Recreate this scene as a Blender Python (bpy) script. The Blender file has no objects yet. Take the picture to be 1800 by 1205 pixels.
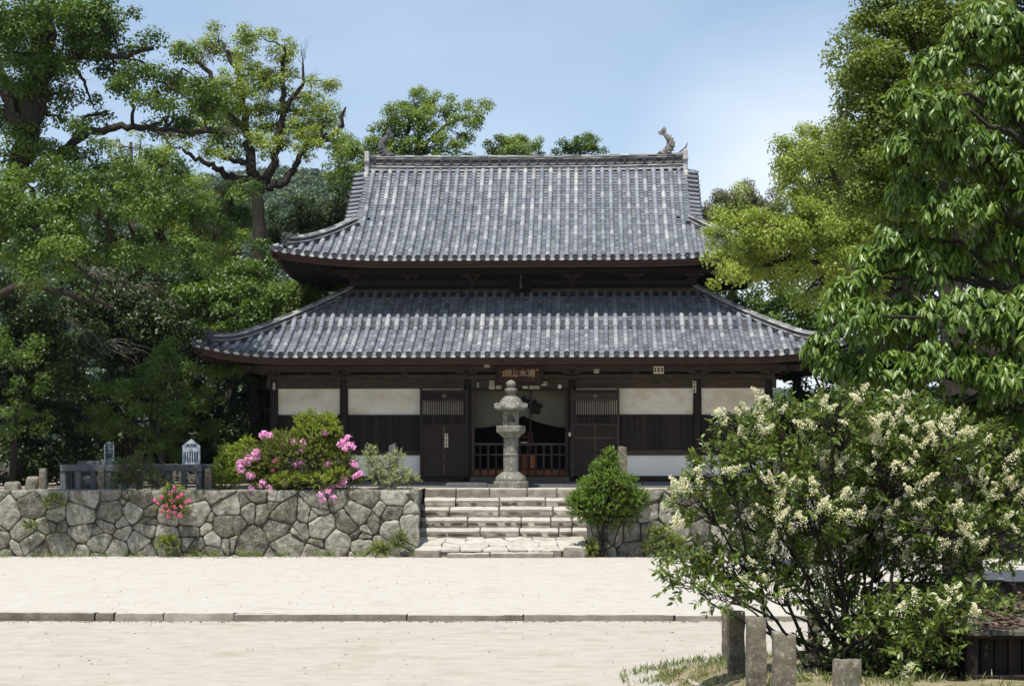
import bpy, math, random
import numpy as np
from mathutils import Vector, Matrix
R_ = math.radians
rng = np.random.default_rng(7)
random.seed(7)
scene = bpy.context.scene
COL = scene.collection

# ------------------------------------------------------------------ camera
F = 3000.0; HZ = 800.0                      # focal length in photo pixels, horizon row
cam_d = bpy.data.cameras.new('camera'); cam = bpy.data.objects.new('camera', cam_d); COL.objects.link(cam)
cam.location = (0, 0, 0); cam.rotation_euler = (R_(90), 0, 0)
cam_d.sensor_width = 36; cam_d.lens = 60.0; cam_d.shift_y = (HZ-602.5)/1800.0
cam_d.clip_start = 0.5; cam_d.clip_end = 4000
scene.camera = cam
# ------------------------------------------------------------------ world
SUN = Vector((-0.16, -0.41, 1.0)).normalized()
elev = math.asin(SUN.z); azim = math.atan2(SUN.x, SUN.y)
w = bpy.data.worlds.new('World'); scene.world = w; w.use_nodes = True
nt = w.node_tree; nt.nodes.clear()
out = nt.nodes.new('ShaderNodeOutputWorld'); bg = nt.nodes.new('ShaderNodeBackground')
sky = nt.nodes.new('ShaderNodeTexSky'); sky.sky_type = 'NISHITA'; sky.sun_disc = False
sky.sun_elevation = elev; sky.sun_rotation = azim; sky.air_density = 1.0; sky.dust_density = 0.7; sky.ozone_density = 1.0
tc = nt.nodes.new('ShaderNodeTexCoord'); mp = nt.nodes.new('ShaderNodeMapping'); mp.inputs['Scale'].default_value = (1.1, 1.1, 3.2)
mp.inputs['Location'].default_value = (0.35, 0.0, 0.1)
nz = nt.nodes.new('ShaderNodeTexNoise'); nz.inputs['Scale'].default_value = 1.9; nz.inputs['Detail'].default_value = 7; nz.inputs['Roughness'].default_value = .52
rp = nt.nodes.new('ShaderNodeValToRGB'); rp.color_ramp.elements[0].position = .40; rp.color_ramp.elements[1].position = .78
mx = nt.nodes.new('ShaderNodeMix'); mx.data_type = 'RGBA'; mx.inputs['B'].default_value = (6.7, 7.1, 7.6, 1)
mul = nt.nodes.new('ShaderNodeMath'); mul.operation = 'MULTIPLY_ADD'; mul.inputs[1].default_value = .35; mul.inputs[2].default_value = .06
L = nt.links.new
L(tc.outputs['Generated'], mp.inputs[0]); L(mp.outputs[0], nz.inputs['Vector']); L(nz.outputs['Fac'], rp.inputs[0])
sx = nt.nodes.new('ShaderNodeSeparateXYZ'); L(tc.outputs['Generated'], sx.inputs[0])
def mr(src, a, b, c, d):
    q = nt.nodes.new('ShaderNodeMapRange'); q.interpolation_type = 'SMOOTHSTEP'; q.inputs['From Min'].default_value = a; q.inputs['From Max'].default_value = b; q.inputs['To Min'].default_value = c; q.inputs['To Max'].default_value = d; L(src, q.inputs['Value']); return q.outputs[0]
cx = mr(sx.outputs['X'], .02, .17, 0, 1); cz = mr(sx.outputs['Z'], .16, .29, 1, 0)
cm = nt.nodes.new('ShaderNodeMath'); cm.operation = 'MULTIPLY'; L(cx, cm.inputs[0]); L(cz, cm.inputs[1])
cn = mr(nz.outputs['Fac'], .34, .60, .50, 1.0); c2 = nt.nodes.new('ShaderNodeMath'); c2.operation = 'MULTIPLY'; L(cm.outputs[0], c2.inputs[0]); L(cn, c2.inputs[1])
c3 = nt.nodes.new('ShaderNodeMath'); c3.operation = 'MAXIMUM'; L(mul.outputs[0], c3.inputs[0]); L(c2.outputs[0], c3.inputs[1]); L(c3.outputs[0], mx.inputs['Factor'])
L(rp.outputs['Color'], mul.inputs[0]); L(sky.outputs[0], mx.inputs['A'])
L(mx.outputs['Result'], bg.inputs['Color']); bg.inputs['Strength'].default_value = 0.115
L(bg.outputs[0], out.inputs['Surface'])
sl = bpy.data.lights.new('sun', 'SUN'); sl.energy = 5.0; sl.angle = R_(0.53); sl.color = (1, .96, .89)
so = bpy.data.objects.new('sun', sl); COL.objects.link(so); so.location = (0, 0, 60)
so.rotation_euler = SUN.to_track_quat('Z', 'Y').to_euler()
scene.view_settings.view_transform = 'Standard'; scene.view_settings.look = 'None'
scene.view_settings.exposure = 0.42; scene.view_settings.gamma = 1.0
scene.cycles.max_bounces = 6; scene.cycles.diffuse_bounces = 2; scene.cycles.glossy_bounces = 2
scene.cycles.transmission_bounces = 4; scene.cycles.transparent_max_bounces = 4
scene.cycles.use_denoising = True

# ------------------------------------------------------------------ helpers
def P(px, py, D):                            # photo pixel at depth D -> world point
    return np.array([(px-900)*D/F, D, (HZ-py)*D/F])

def hash3(ix, iy, iz):
    h = (ix*374761393 + iy*668265263 + iz*2147483647 + 1013) & 0xffffffff
    h = ((h ^ (h >> 13))*1274126177) & 0xffffffff
    h = (h ^ (h >> 16)) & 0xffffffff
    return h/4294967295.0

def vn(Pt, s=1.0, seed=0):                   # value noise in -1..1
    p = np.asarray(Pt, float)*s + 137.31*seed + 500
    i = np.floor(p).astype(np.int64); f = p-i; f = f*f*(3-2*f)
    r = 0
    for dx in (0, 1):
        for dy in (0, 1):
            for dz in (0, 1):
                wgt = (f[..., 0] if dx else 1-f[..., 0])*(f[..., 1] if dy else 1-f[..., 1])*(f[..., 2] if dz else 1-f[..., 2])
                r = r + wgt*hash3(i[..., 0]+dx, i[..., 1]+dy, i[..., 2]+dz)
    return r*2-1

class MB:
    def __init__(s):
        s.V = []; s.n = 0; s.L = []; s.S = []; s.M = []; s.Rn = []; s.Sm = []
    def add(s, v, f, mat=0, rnd=.5, sm=False):
        v = np.asarray(v, float).reshape(-1, 3)
        if isinstance(f, np.ndarray):
            k = f.shape[0]; s.L.append((f+s.n).ravel()); s.S.append(np.full(k, f.shape[1]))
        else:
            k = len(f); s.L.append(np.array([i for q in f for i in q])+s.n); s.S.append(np.array([len(q) for q in f]))
        s.M.append(np.full(k, mat)); s.Sm.append(np.full(k, sm))
        s.Rn.append(np.broadcast_to(np.asarray(rnd, float), (k,)).copy())
        s.V.append(v); s.n += len(v)
    def box(s, x0, x1, y0, y1, z0, z1, mat=0, rnd=.5):
        v = [(x, y, z) for z in (z0, z1) for y in (y0, y1) for x in (x0, x1)]
        s.add(v, [(0, 2, 3, 1), (4, 5, 7, 6), (0, 1, 5, 4), (2, 6, 7, 3), (0, 4, 6, 2), (1, 3, 7, 5)], mat, rnd)
        return s
    def bev(s, x0, x1, y0, y1, z0, z1, b=.01, mat=0, rnd=.5):   # box with chamfered edges
        c = np.array([(x0+x1)/2, (y0+y1)/2, (z0+z1)/2]); h = np.array([(x1-x0)/2, (y1-y0)/2, (z1-z0)/2])
        b = min(b, h.min()*.45); vs = []; idx = {}
        for sx in (-1, 1):
            for sy in (-1, 1):
                for sz in (-1, 1):
                    sg = np.array((sx, sy, sz))
                    for a in range(3):
                        p = h-b; p = p.copy(); p[a] = h[a]; idx[(sx, sy, sz, a)] = len(vs); vs.append(c+sg*p)
        fs = []
        for a in range(3):
            o1, o2 = (a+1) % 3, (a+2) % 3
            for sg in (-1, 1):
                q = []
                for u, v in ((-1, -1), (1, -1), (1, 1), (-1, 1)):
                    k = [0, 0, 0]; k[a] = sg; k[o1] = u; k[o2] = v; q.append(idx[(*k, a)])
                fs.append(q if sg > 0 else q[::-1])
        for a in range(3):                    # edges along axis a
            o1, o2 = (a+1) % 3, (a+2) % 3
            for u in (-1, 1):
                for v in (-1, 1):
                    def K(t): k = [0, 0, 0]; k[a] = t; k[o1] = u; k[o2] = v; return tuple(k)
                    q = [idx[(*K(-1), o1)], idx[(*K(1), o1)], idx[(*K(1), o2)], idx[(*K(-1), o2)]]
                    fs.append(q if u*v > 0 else q[::-1])
        for sx in (-1, 1):
            for sy in (-1, 1):
                for sz in (-1, 1):
                    q = [idx[(sx, sy, sz, a)] for a in range(3)]
                    fs.append(q if sx*sy*sz > 0 else q[::-1])
        s.add(vs, fs, mat, rnd); return s
    def tube(s, pts, rad, n=8, mat=0, rnd=.5, sm=True, cap=True):
        pts = np.asarray(pts, float); m = len(pts); rad = np.broadcast_to(rad, (m,))
        t = np.gradient(pts, axis=0); t /= (np.linalg.norm(t, axis=1)[:, None]+1e-9)
        ref = np.array([0, 0, 1.]) if abs(t[0][2]) < .9 else np.array([1., 0, 0])
        a = np.cross(t[0], ref); a /= np.linalg.norm(a); A = []
        for k in range(m):
            a = a-t[k]*np.dot(a, t[k]); a /= (np.linalg.norm(a)+1e-9); A.append(a)
        A = np.array(A); B = np.cross(t, A); th = np.arange(n)*2*math.pi/n
        v = pts[:, None]+rad[:, None, None]*(A[:, None]*np.cos(th)[None, :, None]+B[:, None]*np.sin(th)[None, :, None])
        i = np.arange(m-1)[:, None]*n; j = np.arange(n)[None]; j2 = (j+1) % n
        f = np.stack([i+j, i+j2, i+n+j2, i+n+j], -1).reshape(-1, 4)
        s.add(v.reshape(-1, 3), f, mat, rnd, sm)
        if cap:
            s.add(v[0], [tuple(range(n))[::-1]], mat, rnd); s.add(v[-1], [tuple(range(n))], mat, rnd)
        return s
    def grid(s, G, mat=0, rnd=.5, sm=True, flip=False):          # G (m,n,3)
        m, n = G.shape[:2]; i = np.arange(m-1)[:, None]*n; j = np.arange(n-1)[None]
        f = np.stack([i+j, i+j+1, i+n+j+1, i+n+j], -1).reshape(-1, 4)
        if flip: f = f[:, ::-1]
        s.add(G.reshape(-1, 3), f, mat, rnd, sm); return s
    def lathe(s, prof, c=(0, 0, 0), n=24, mat=0, rnd=.5, fn=None, sm=True):
        pr = np.asarray(prof, float); th = np.arange(n)*2*math.pi/n
        r = pr[:, 0][:, None]*np.ones(n); z = pr[:, 1][:, None]*np.ones(n)
        if fn: r, z = fn(r, z, th[None])
        v = np.stack([r*np.cos(th)+c[0], r*np.sin(th)+c[1], z+c[2]], -1)
        m = len(pr); i = np.arange(m-1)[:, None]*n; j = np.arange(n)[None]; j2 = (j+1) % n
        s.add(v.reshape(-1, 3), np.stack([i+j, i+j2, i+n+j2, i+n+j], -1).reshape(-1, 4), mat, rnd, sm)
        return s
    def rough(s, x0, x1, y0, y1, z0, z1, seg=.08, bevel=.03, amp=.012, seed=0, mat=0, rnd=.5, tf=None, ns=6.0, topmat=None):
        c = np.array([(x0+x1)/2, (y0+y1)/2, (z0+z1)/2]); h = np.array([(x1-x0)/2, (y1-y0)/2, (z1-z0)/2]); b = min(bevel, h.min()*.9)
        for a in range(3):
            o1, o2 = (a+1) % 3, (a+2) % 3
            n1 = max(3, int(2*h[o1]/seg)); n2 = max(3, int(2*h[o2]/seg))
            u = np.linspace(-1, 1, n1+1)*h[o1]; v = np.linspace(-1, 1, n2+1)*h[o2]
            for sg in (-1, 1):
                G = np.zeros((n1+1, n2+1, 3)); G[..., a] = sg*h[a]; G[..., o1] = u[:, None]; G[..., o2] = v[None]
                inner = np.clip(G, -(h-b), h-b); d = G-inner; dl = np.linalg.norm(d, axis=-1, keepdims=True)+1e-9
                G = inner+d/dl*b+c
                dirn = (G-c)/h; dirn /= np.linalg.norm(dirn, axis=-1, keepdims=True)
                G = G+dirn*((vn(G, ns, seed)+.5*vn(G, ns*2.3, seed+5)))[..., None]*amp
                if tf: G = tf(G)
                s.grid(G, topmat if (topmat is not None and a == 2 and sg > 0) else mat, rnd, True, flip=(sg < 0))
        return s
    def build(s, name, mats, parent=None, org=(0, 0, 0), smooth=None):
        me = bpy.data.meshes.new(name)
        V = np.concatenate(s.V)-np.asarray(org, float); Lp = np.concatenate(s.L); S = np.concatenate(s.S)
        me.vertices.add(len(V)); me.vertices.foreach_set('co', V.astype(np.float32).ravel())
        me.loops.add(len(Lp)); me.loops.foreach_set('vertex_index', Lp.astype(np.int32))
        me.polygons.add(len(S)); me.polygons.foreach_set('loop_start', np.concatenate([[0], np.cumsum(S)[:-1]]).astype(np.int32))
        me.polygons.foreach_set('loop_total', S.astype(np.int32))
        me.polygons.foreach_set('material_index', np.concatenate(s.M).astype(np.int32))
        me.polygons.foreach_set('use_smooth', np.concatenate(s.Sm))
        at = me.attributes.new('rnd', 'FLOAT', 'FACE'); at.data.foreach_set('value', np.concatenate(s.Rn).astype(np.float32))
        for m in (mats if isinstance(mats, (list, tuple)) else [mats]): me.materials.append(m)
        me.update(); me.validate()
        o = bpy.data.objects.new(name, me); COL.objects.link(o)
        if parent is not None: o.parent = parent
        else: o.location = org
        return o

def tag(o, label=None, cat=None, group=None, kind=None):
    if label: o['label'] = label
    if cat: o['category'] = cat
    if group: o['group'] = group
    if kind: o['kind'] = kind
    return o
def thing(name, loc, label, cat, group=None, rz=0):
    o = bpy.data.objects.new(name, None); COL.objects.link(o); o.location = loc; o.rotation_euler = (0, 0, rz)
    o.empty_display_size = .2
    return tag(o, label, cat, group)

# ------------------------------------------------------------------ materials
def mat(name, stops, scale=6, detail=5, rnd=.3, rough=.85, spec=.25, bump=.0, bscale=30, spots=None, transl=0, stretch=(1, 1, 1), distort=0, spots2=None, bdist=.02):
    m = bpy.data.materials.new(name); m.use_nodes = True; n = m.node_tree; n.nodes.clear(); K = n.links.new
    N = n.nodes.new; o = N('ShaderNodeOutputMaterial'); p = N('ShaderNodeBsdfPrincipled')
    p.inputs['Roughness'].default_value = rough; p.inputs['Specular IOR Level'].default_value = spec
    t = N('ShaderNodeTexCoord'); mp = N('ShaderNodeMapping'); mp.inputs['Scale'].default_value = stretch; K(t.outputs['Object'], mp.inputs[0])
    nz = N('ShaderNodeTexNoise'); nz.inputs['Scale'].default_value = scale; nz.inputs['Detail'].default_value = detail; nz.inputs['Roughness'].default_value = .62
    nz.inputs['Distortion'].default_value = distort
    K(mp.outputs[0], nz.inputs['Vector'])
    at = N('ShaderNodeAttribute'); at.attribute_name = 'rnd'; at.attribute_type = 'GEOMETRY'
    mxx = N('ShaderNodeMix'); mxx.data_type = 'FLOAT'; mxx.inputs['Factor'].default_value = rnd
    K(nz.outputs['Fac'], mxx.inputs['A']); K(at.outputs['Fac'], mxx.inputs['B'])
    r = N('ShaderNodeValToRGB'); e = r.color_ramp.elements
    e[0].position = stops[0][0]; e[0].color = (*stops[0][1], 1); e[1].position = stops[-1][0]; e[1].color = (*stops[-1][1], 1)
    for q in stops[1:-1]:
        k = e.new(q[0]); k.color = (*q[1], 1)
    K(mxx.outputs['Result'], r.inputs[0]); c = r.outputs['Color']
    for sp in (spots, spots2):
        if sp:
            sc, lo, hi, colr, amt = sp
            z = N('ShaderNodeTexNoise'); z.inputs['Scale'].default_value = sc; z.inputs['Detail'].default_value = 4; z.inputs['Roughness'].default_value = .7
            K(mp.outputs[0], z.inputs['Vector'])
            rr = N('ShaderNodeMapRange'); rr.inputs['From Min'].default_value = lo; rr.inputs['From Max'].default_value = hi; rr.inputs['To Max'].default_value = amt
            K(z.outputs['Fac'], rr.inputs['Value'])
            mm = N('ShaderNodeMix'); mm.data_type = 'RGBA'; mm.inputs['B'].default_value = (*colr, 1)
            K(rr.outputs[0], mm.inputs['Factor']); K(c, mm.inputs['A']); c = mm.outputs['Result']
    K(c, p.inputs['Base Color'])
    if bump:
        b = N('ShaderNodeBump'); b.inputs['Strength'].default_value = bump; b.inputs['Distance'].default_value = bdist
        z = N('ShaderNodeTexNoise'); z.inputs['Scale'].default_value = bscale; z.inputs['Detail'].default_value = 5; z.inputs['Roughness'].default_value = .7
        K(mp.outputs[0], z.inputs['Vector']); K(z.outputs['Fac'], b.inputs['Height']); K(b.outputs[0], p.inputs['Normal'])
    if transl:
        tr = N('ShaderNodeBsdfTranslucent'); hs = N('ShaderNodeHueSaturation'); hs.inputs['Hue'].default_value = .485; hs.inputs['Saturation'].default_value = 1.1; hs.inputs['Value'].default_value = 1.7
        K(c, hs.inputs['Color']); K(hs.outputs[0], tr.inputs['Color'])
        ms = N('ShaderNodeMixShader'); ms.inputs[0].default_value = transl; K(p.outputs[0], ms.inputs[1]); K(tr.outputs[0], ms.inputs[2]); K(ms.outputs[0], o.inputs['Surface'])
    else: K(p.outputs[0], o.inputs['Surface'])
    return m

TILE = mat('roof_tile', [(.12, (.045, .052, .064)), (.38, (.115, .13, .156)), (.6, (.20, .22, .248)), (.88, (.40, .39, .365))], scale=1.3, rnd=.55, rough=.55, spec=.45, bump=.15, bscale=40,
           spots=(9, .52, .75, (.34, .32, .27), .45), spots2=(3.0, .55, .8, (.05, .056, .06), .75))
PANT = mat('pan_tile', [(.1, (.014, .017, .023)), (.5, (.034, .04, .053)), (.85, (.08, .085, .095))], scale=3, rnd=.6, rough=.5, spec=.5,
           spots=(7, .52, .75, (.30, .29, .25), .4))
LIP = mat('pan_tile_lip', [(.1, (.20, .215, .24)), (.8, (.50, .51, .53))], scale=4, rnd=.5, rough=.5, spec=.5)
RIDGE = mat('ridge_tile', [(.25, (.05, .055, .06)), (.5, (.14, .145, .15)), (.8, (.36, .35, .32))], scale=5, rnd=.45, rough=.8, stretch=(.6, 1, 2.2), spots=(9, .55, .75, (.42, .40, .36), .6), bump=.3)
RIDGEL = mat('ridge_tile_light', [(.25, (.20, .20, .20)), (.7, (.50, .49, .46))], scale=5, rnd=.5, rough=.8, bump=.2)
RIDGED = mat('ridge_tile_dark', [(.2, (.02, .022, .026)), (.8, (.10, .10, .105))], scale=7, rnd=.4, rough=.8)
WOOD = mat('dark_wood', [(.2, (.006, .004, .0032)), (.55, (.015, .0098, .0075)), (.9, (.042, .029, .022))], scale=3, rnd=.35, rough=.7, spec=.25, stretch=(9, 9, 1), bump=.2, bscale=14)
WOODH = mat('dark_wood_horizontal', [(.2, (.008, .0055, .0042)), (.5, (.026, .017, .0128)), (.8, (.095, .067, .05))], scale=3, rnd=.35, rough=.7, spec=.25, stretch=(1, 9, 9), bump=.2, bscale=14)
WOODR = mat('red_brown_wood', [(.2, (.020, .010, .007)), (.5, (.048, .025, .017)), (.85, (.12, .073, .05))], scale=3, rnd=.35, rough=.75, stretch=(1, 8, 8), bump=.2, bscale=14)
WOODG = mat('weathered_wood', [(.2, (.05, .042, .035)), (.55, (.12, .10, .082)), (.9, (.22, .19, .16))], scale=3, rnd=.3, rough=.85, stretch=(1, 8, 8), bump=.4, bscale=14)
PLAST = mat('plaster', [(.30, (.60, .555, .45)), (.6, (.70, .665, .58))], scale=1.3, rnd=.1, rough=.9, spots=(.9, .47, .66, (.46, .36, .21), .6), stretch=(.8, 1, 1.6), bump=.05)
PLASTL = mat('grey_plaster', [(.30, (.62, .62, .60)), (.6, (.70, .70, .68))], scale=1.3, rnd=.1, rough=.9, spots=(30, .68, .72, (.35, .33, .3), .5))
STONE = mat('wall_granite', [(.26, (.045, .040, .030)), (.42, (.13, .12, .096)), (.55, (.245, .23, .19)), (.72, (.40, .385, .335))], scale=6, detail=14, rnd=.26, rough=.92, bump=1.0, bscale=16, bdist=.035,
            spots=(26, .57, .66, (.46, .45, .40), .7), spots2=(3.2, .50, .66, (.085, .08, .045), .7))
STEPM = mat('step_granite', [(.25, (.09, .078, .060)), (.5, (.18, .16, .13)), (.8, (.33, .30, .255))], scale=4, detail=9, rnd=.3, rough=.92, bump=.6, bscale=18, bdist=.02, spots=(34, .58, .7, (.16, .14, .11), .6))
TREAD = mat('sunlit_pale_granite', [(.25, (.27, .25, .21)), (.5, (.37, .345, .30)), (.8, (.46, .435, .385))], scale=5, detail=9, rnd=.2, rough=.95, bump=.4, bscale=22, bdist=.01)  # sunlight painted in: paler than STEPM, for treads and kerb tops
LANT = mat('lantern_granite', [(.25, (.07, .066, .052)), (.5, (.155, .15, .128)), (.8, (.29, .28, .25))], scale=4, detail=9, rnd=.15, rough=.92, bump=.5, bscale=26, bdist=.012,
           spots=(16, .58, .66, (.56, .55, .49), .75), spots2=(5, .56, .7, (.10, .095, .06), .7))
POSTM = mat('post_granite', [(.30, (.045, .036, .024)), (.5, (.13, .112, .082)), (.72, (.27, .245, .195))], scale=9, detail=12, rnd=.2, rough=.95, bump=.7, bscale=40, bdist=.01,
            spots=(30, .58, .66, (.48, .46, .4), .6), spots2=(4, .5, .7, (.09, .10, .045), .65))
GREYST = mat('grey_granite', [(.25, (.055, .06, .063)), (.6, (.105, .112, .116)), (.85, (.18, .185, .185))], scale=8, rnd=.2, rough=.9, bump=.3)
SIGNM = mat('sign_board', [(.25, (.33, .38, .42)), (.8, (.45, .49, .53))], scale=2, rnd=.1, rough=.7)
INK = mat('black_ink', [(0, (.012, .012, .013)), (1, (.03, .03, .03))], rough=.7)
GOLD = mat('faded_gilt', [(.2, (.26, .18, .11)), (.8, (.55, .43, .29))], scale=20, rnd=.2, rough=.6)
PAPER = mat('old_paper', [(.2, (.50, .44, .34)), (.8, (.72, .66, .55))], scale=9, rnd=.3, rough=.9)
EARTH = mat('joint_earth', [(.3, (.03, .026, .018)), (.7, (.08, .072, .05))], scale=9, rnd=0, rough=.95)
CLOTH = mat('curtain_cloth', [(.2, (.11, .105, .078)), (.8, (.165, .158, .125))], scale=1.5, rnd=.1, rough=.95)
CREST = mat('crest_dye', [(0, (.012, .012, .012)), (1, (.025, .025, .022))], rough=.9)
ORANGE = mat('orange_board', [(.2, (.14, .045, .016)), (.8, (.30, .105, .04))], scale=5, rnd=.5, rough=.8)
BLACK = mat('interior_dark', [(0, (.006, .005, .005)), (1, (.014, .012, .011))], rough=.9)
MOSSW = mat('mossy_board', [(.25, (.04, .037, .025)), (.6, (.10, .095, .07)), (.85, (.18, .17, .13))], scale=7, rnd=.25, rough=.95, bump=.5)
BARK = mat('bark', [(.25, (.012, .010, .008)), (.55, (.034, .028, .021)), (.85, (.085, .072, .055))], scale=5, rnd=.2, rough=.95, stretch=(3, 3, 1), bump=.6, bscale=12, bdist=.03)
BARKL = mat('pale_bark', [(.25, (.04, .034, .025)), (.55, (.10, .086, .066)), (.85, (.22, .195, .155))], scale=5, rnd=.2, rough=.95, stretch=(3, 3, 1), bump=.5, bscale=14, bdist=.02)
def leafm(name, dark, mid, light, rough=.42, spec=.45, tr=.35, rnd=.75):
    return mat(name, [(.12, dark), (.5, mid), (.9, light)], scale=1.1, detail=3, rnd=rnd, rough=rough, spec=spec, transl=tr)
L_CAMPH = leafm('camphor_leaf', (.07, .115, .014), (.14, .205, .03), (.24, .31, .065))
L_CAMPY = leafm('fresh_camphor_leaf', (.115, .16, .018), (.20, .262, .038), (.31, .385, .085))
L_MID = leafm('mid_green_leaf', (.028, .058, .008), (.068, .122, .016), (.15, .225, .038))
L_DARK = leafm('dark_leaf', (.011, .024, .005), (.028, .050, .010), (.075, .11, .024))
L_OLIVE = leafm('olive_leaf', (.055, .062, .022), (.10, .105, .04), (.16, .16, .07), tr=.15)
L_MAPLE = leafm('maple_leaf', (.05, .09, .012), (.09, .15, .022), (.15, .22, .04), tr=.4)
L_BIG = leafm('large_glossy_leaf', (.04, .082, .009), (.088, .155, .018), (.18, .25, .04), rough=.42, spec=.5, tr=.22)
L_BUSH = leafm('privet_leaf', (.045, .075, .012), (.10, .15, .024), (.18, .235, .05), rough=.38, spec=.5, tr=.22)
L_AZ = leafm('azalea_leaf', (.06, .075, .010), (.125, .15, .020), (.21, .24, .04))
L_NAN = leafm('nandina_leaf', (.11, .165, .014), (.20, .27, .028), (.31, .38, .055))
L_GRN = leafm('shrub_leaf', (.05, .11, .010), (.125, .22, .022), (.24, .34, .045))
L_PALE = leafm('pale_leaf', (.20, .24, .10), (.31, .36, .16), (.42, .46, .22), tr=.35)
L_GRASS = leafm('grass_blade', (.05, .085, .015), (.11, .15, .035), (.26, .26, .10))
L_DEAD = leafm('fallen_leaf', (.05, .032, .022), (.12, .078, .055), (.22, .155, .12), rough=.8, spec=.1, tr=.1)
PINK = leafm('pink_petal', (.62, .22, .42), (.78, .40, .62), (.88, .58, .78), rough=.6, spec=.2, tr=.3)
MAGENTA = leafm('magenta_petal', (.45, .05, .18), (.62, .12, .28), (.75, .25, .40), rough=.6, spec=.2, tr=.3)
CREAM = leafm('cream_floret', (.56, .54, .32), (.72, .70, .47), (.84, .82, .62), rough=.7, spec=.2, tr=.25)
# sand: raked pale court with faint streaks, darker worn patches and fine grain
SAND = mat('pale_sand', [(.28, (.365, .333, .283)), (.5, (.405, .380, .338)), (.74, (.44, .42, .382))], scale=4.0, detail=14, rnd=0, rough=.95, spec=.1, stretch=(1, 1, 1), bump=.5, bscale=34, bdist=.012,
           spots=(75, .60, .68, (.24, .205, .155), .4), spots2=(1.1, .55, .80, (.31, .27, .205), .7))
SAND2 = mat('trodden_sand', [(.28, (.325, .293, .243)), (.5, (.37, .342, .292)), (.74, (.41, .385, .335))], scale=3.0, detail=14, rnd=0, rough=.95, spec=.1, bump=.6, bscale=30, bdist=.014,
           spots=(55, .58, .68, (.20, .175, .125), .5), spots2=(1.3, .54, .76, (.25, .225, .15), .6))
DIRT = mat('terrace_earth', [(.3, (.24, .205, .155)), (.7, (.40, .36, .295))], scale=.8, detail=8, rnd=0, rough=.95, spec=.1, bump=.3, bscale=22)
HILLM = mat('hill_undergrowth', [(.3, (.012, .022, .009)), (.7, (.03, .05, .018))], scale=.05, detail=8, rnd=0, rough=.95, spec=.1)
FDIRT = mat('forest_floor', [(.3, (.025, .02, .013)), (.7, (.07, .06, .035))], scale=.8, detail=8, rnd=0, rough=.95, spec=.1)
GDIRT = mat('grassy_earth', [(.3, (.12, .10, .05)), (.5, (.22, .185, .11)), (.7, (.32, .275, .19))], scale=2.2, detail=8, rnd=0, rough=.95, spec=.1, bump=.6, bscale=30, bdist=.02, spots=(5, .5, .62, (.12, .13, .045), .6))

def text(body, size, m, parent, loc, rot=(R_(90), 0, 0), name='lettering', ext=.003, bold=0.0, org=None):
    c = bpy.data.curves.new(name, 'FONT'); c.body = body; c.size = size; c.align_x = 'CENTER'; c.align_y = 'CENTER'
    c.extrude = ext; c.offset = bold; c.resolution_u = 3; c.space_line = .82
    o = bpy.data.objects.new(name, c); COL.objects.link(o)
    bpy.context.view_layer.update()
    dg = bpy.context.evaluated_depsgraph_get(); me = bpy.data.meshes.new_from_object(o.evaluated_get(dg))
    bpy.data.objects.remove(o); me.materials.clear(); me.materials.append(m)
    ob = bpy.data.objects.new(name, me); COL.objects.link(ob); ob.parent = parent; ob.location = loc; ob.rotation_euler = rot
    return ob
# ------------------------------------------------------------------ ground
ZT = -0.92                                     # terrace level
def kerbD(x): return 26.9-.055*x
def zg(x, y):                                   # court level under a point (far side of the kerb is one stone higher)
    x = np.asarray(x, float); y = np.asarray(y, float); kd = kerbD(x)
    far = -2.515+(-.125)*np.clip((y-kd)/(44.5-kd), 0, 1)
    near = np.interp(y, [-60, 0, 5, 12, 17, 26.5], [-1.6, -1.6, -1.66, -2.0, -2.33, -2.60])+np.clip(.006*x, -.08, .04)*np.clip((y-17)/9, 0, 1)
    sx = np.clip((x-.9)/1.3, 0, 1); sx = sx*sx*(3-2*sx)
    sy = np.clip((y-9)/3, 0, 1)*np.clip((20.5-y)/4.5, 0, 1)
    near = near+.34*sx*sy
    return np.where(y >= kd, far, near)
def ground_sheet(name, xs, ts, fy, m, noise=.012):
    G = np.zeros((len(xs), len(ts), 3))
    for i, x in enumerate(xs):
        ys = fy(x, ts); G[i, :, 0] = x; G[i, :, 1] = ys; G[i, :, 2] = zg(np.full(len(ts), x), ys)
    G[..., 2] += vn(G, .9, 3)*noise*.5+vn(G, 3.1, 4)*noise*.25
    mb = MB(); mb.grid(G, 0, .5, True, flip=True); o = mb.build(name, m); return o
xs = np.concatenate([np.linspace(-120, -16, 8), np.linspace(-15, 15, 121), np.linspace(16, 120, 8)])
o = ground_sheet('sand_court', xs, np.linspace(0, 1, 90), lambda x, t: kerbD(x)+.16+t*(45.6-kerbD(x)), SAND); tag(o, kind='structure')
o = ground_sheet('sand_path', xs, np.linspace(0, 1, 110)**.8, lambda x, t: kerbD(x)-.06+(-70)*(1-t)**1.6-0.0, SAND2); tag(o, kind='structure')
mb = MB(); mb.box(-1500, 1500, -300, 2500, -5.2, -5.0); tag(mb.build('ground', FDIRT), kind='structure')
# kerb: long dressed stones set end to end
mb = MB(); x = -16.0; k = 0
lens = [2.3, 1.2, .55, 1.45, .95, 2.15, 3.6, 1.9, 2.5, 1.8, 2.2, 1.9, 2.4, 2.0, 2.0]
edges = [-15.5, -13.2, -10.6, -7.55, -6.66, -6.35, -5.55, -4.42, -1.66, .18, 2.55, 4.7, 6.6, 9.0, 12.0, 15.0, 18.0]
for a, b in zip(edges[:-1], edges[1:]):
    ym = kerbD((a+b)/2); top = -2.50+random.uniform(-.012, .012)
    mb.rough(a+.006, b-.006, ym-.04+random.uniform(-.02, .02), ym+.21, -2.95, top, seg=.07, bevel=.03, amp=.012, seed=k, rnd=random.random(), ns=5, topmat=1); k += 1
tag(mb.build('kerb', [STEPM, TREAD]), kind='structure')
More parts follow.
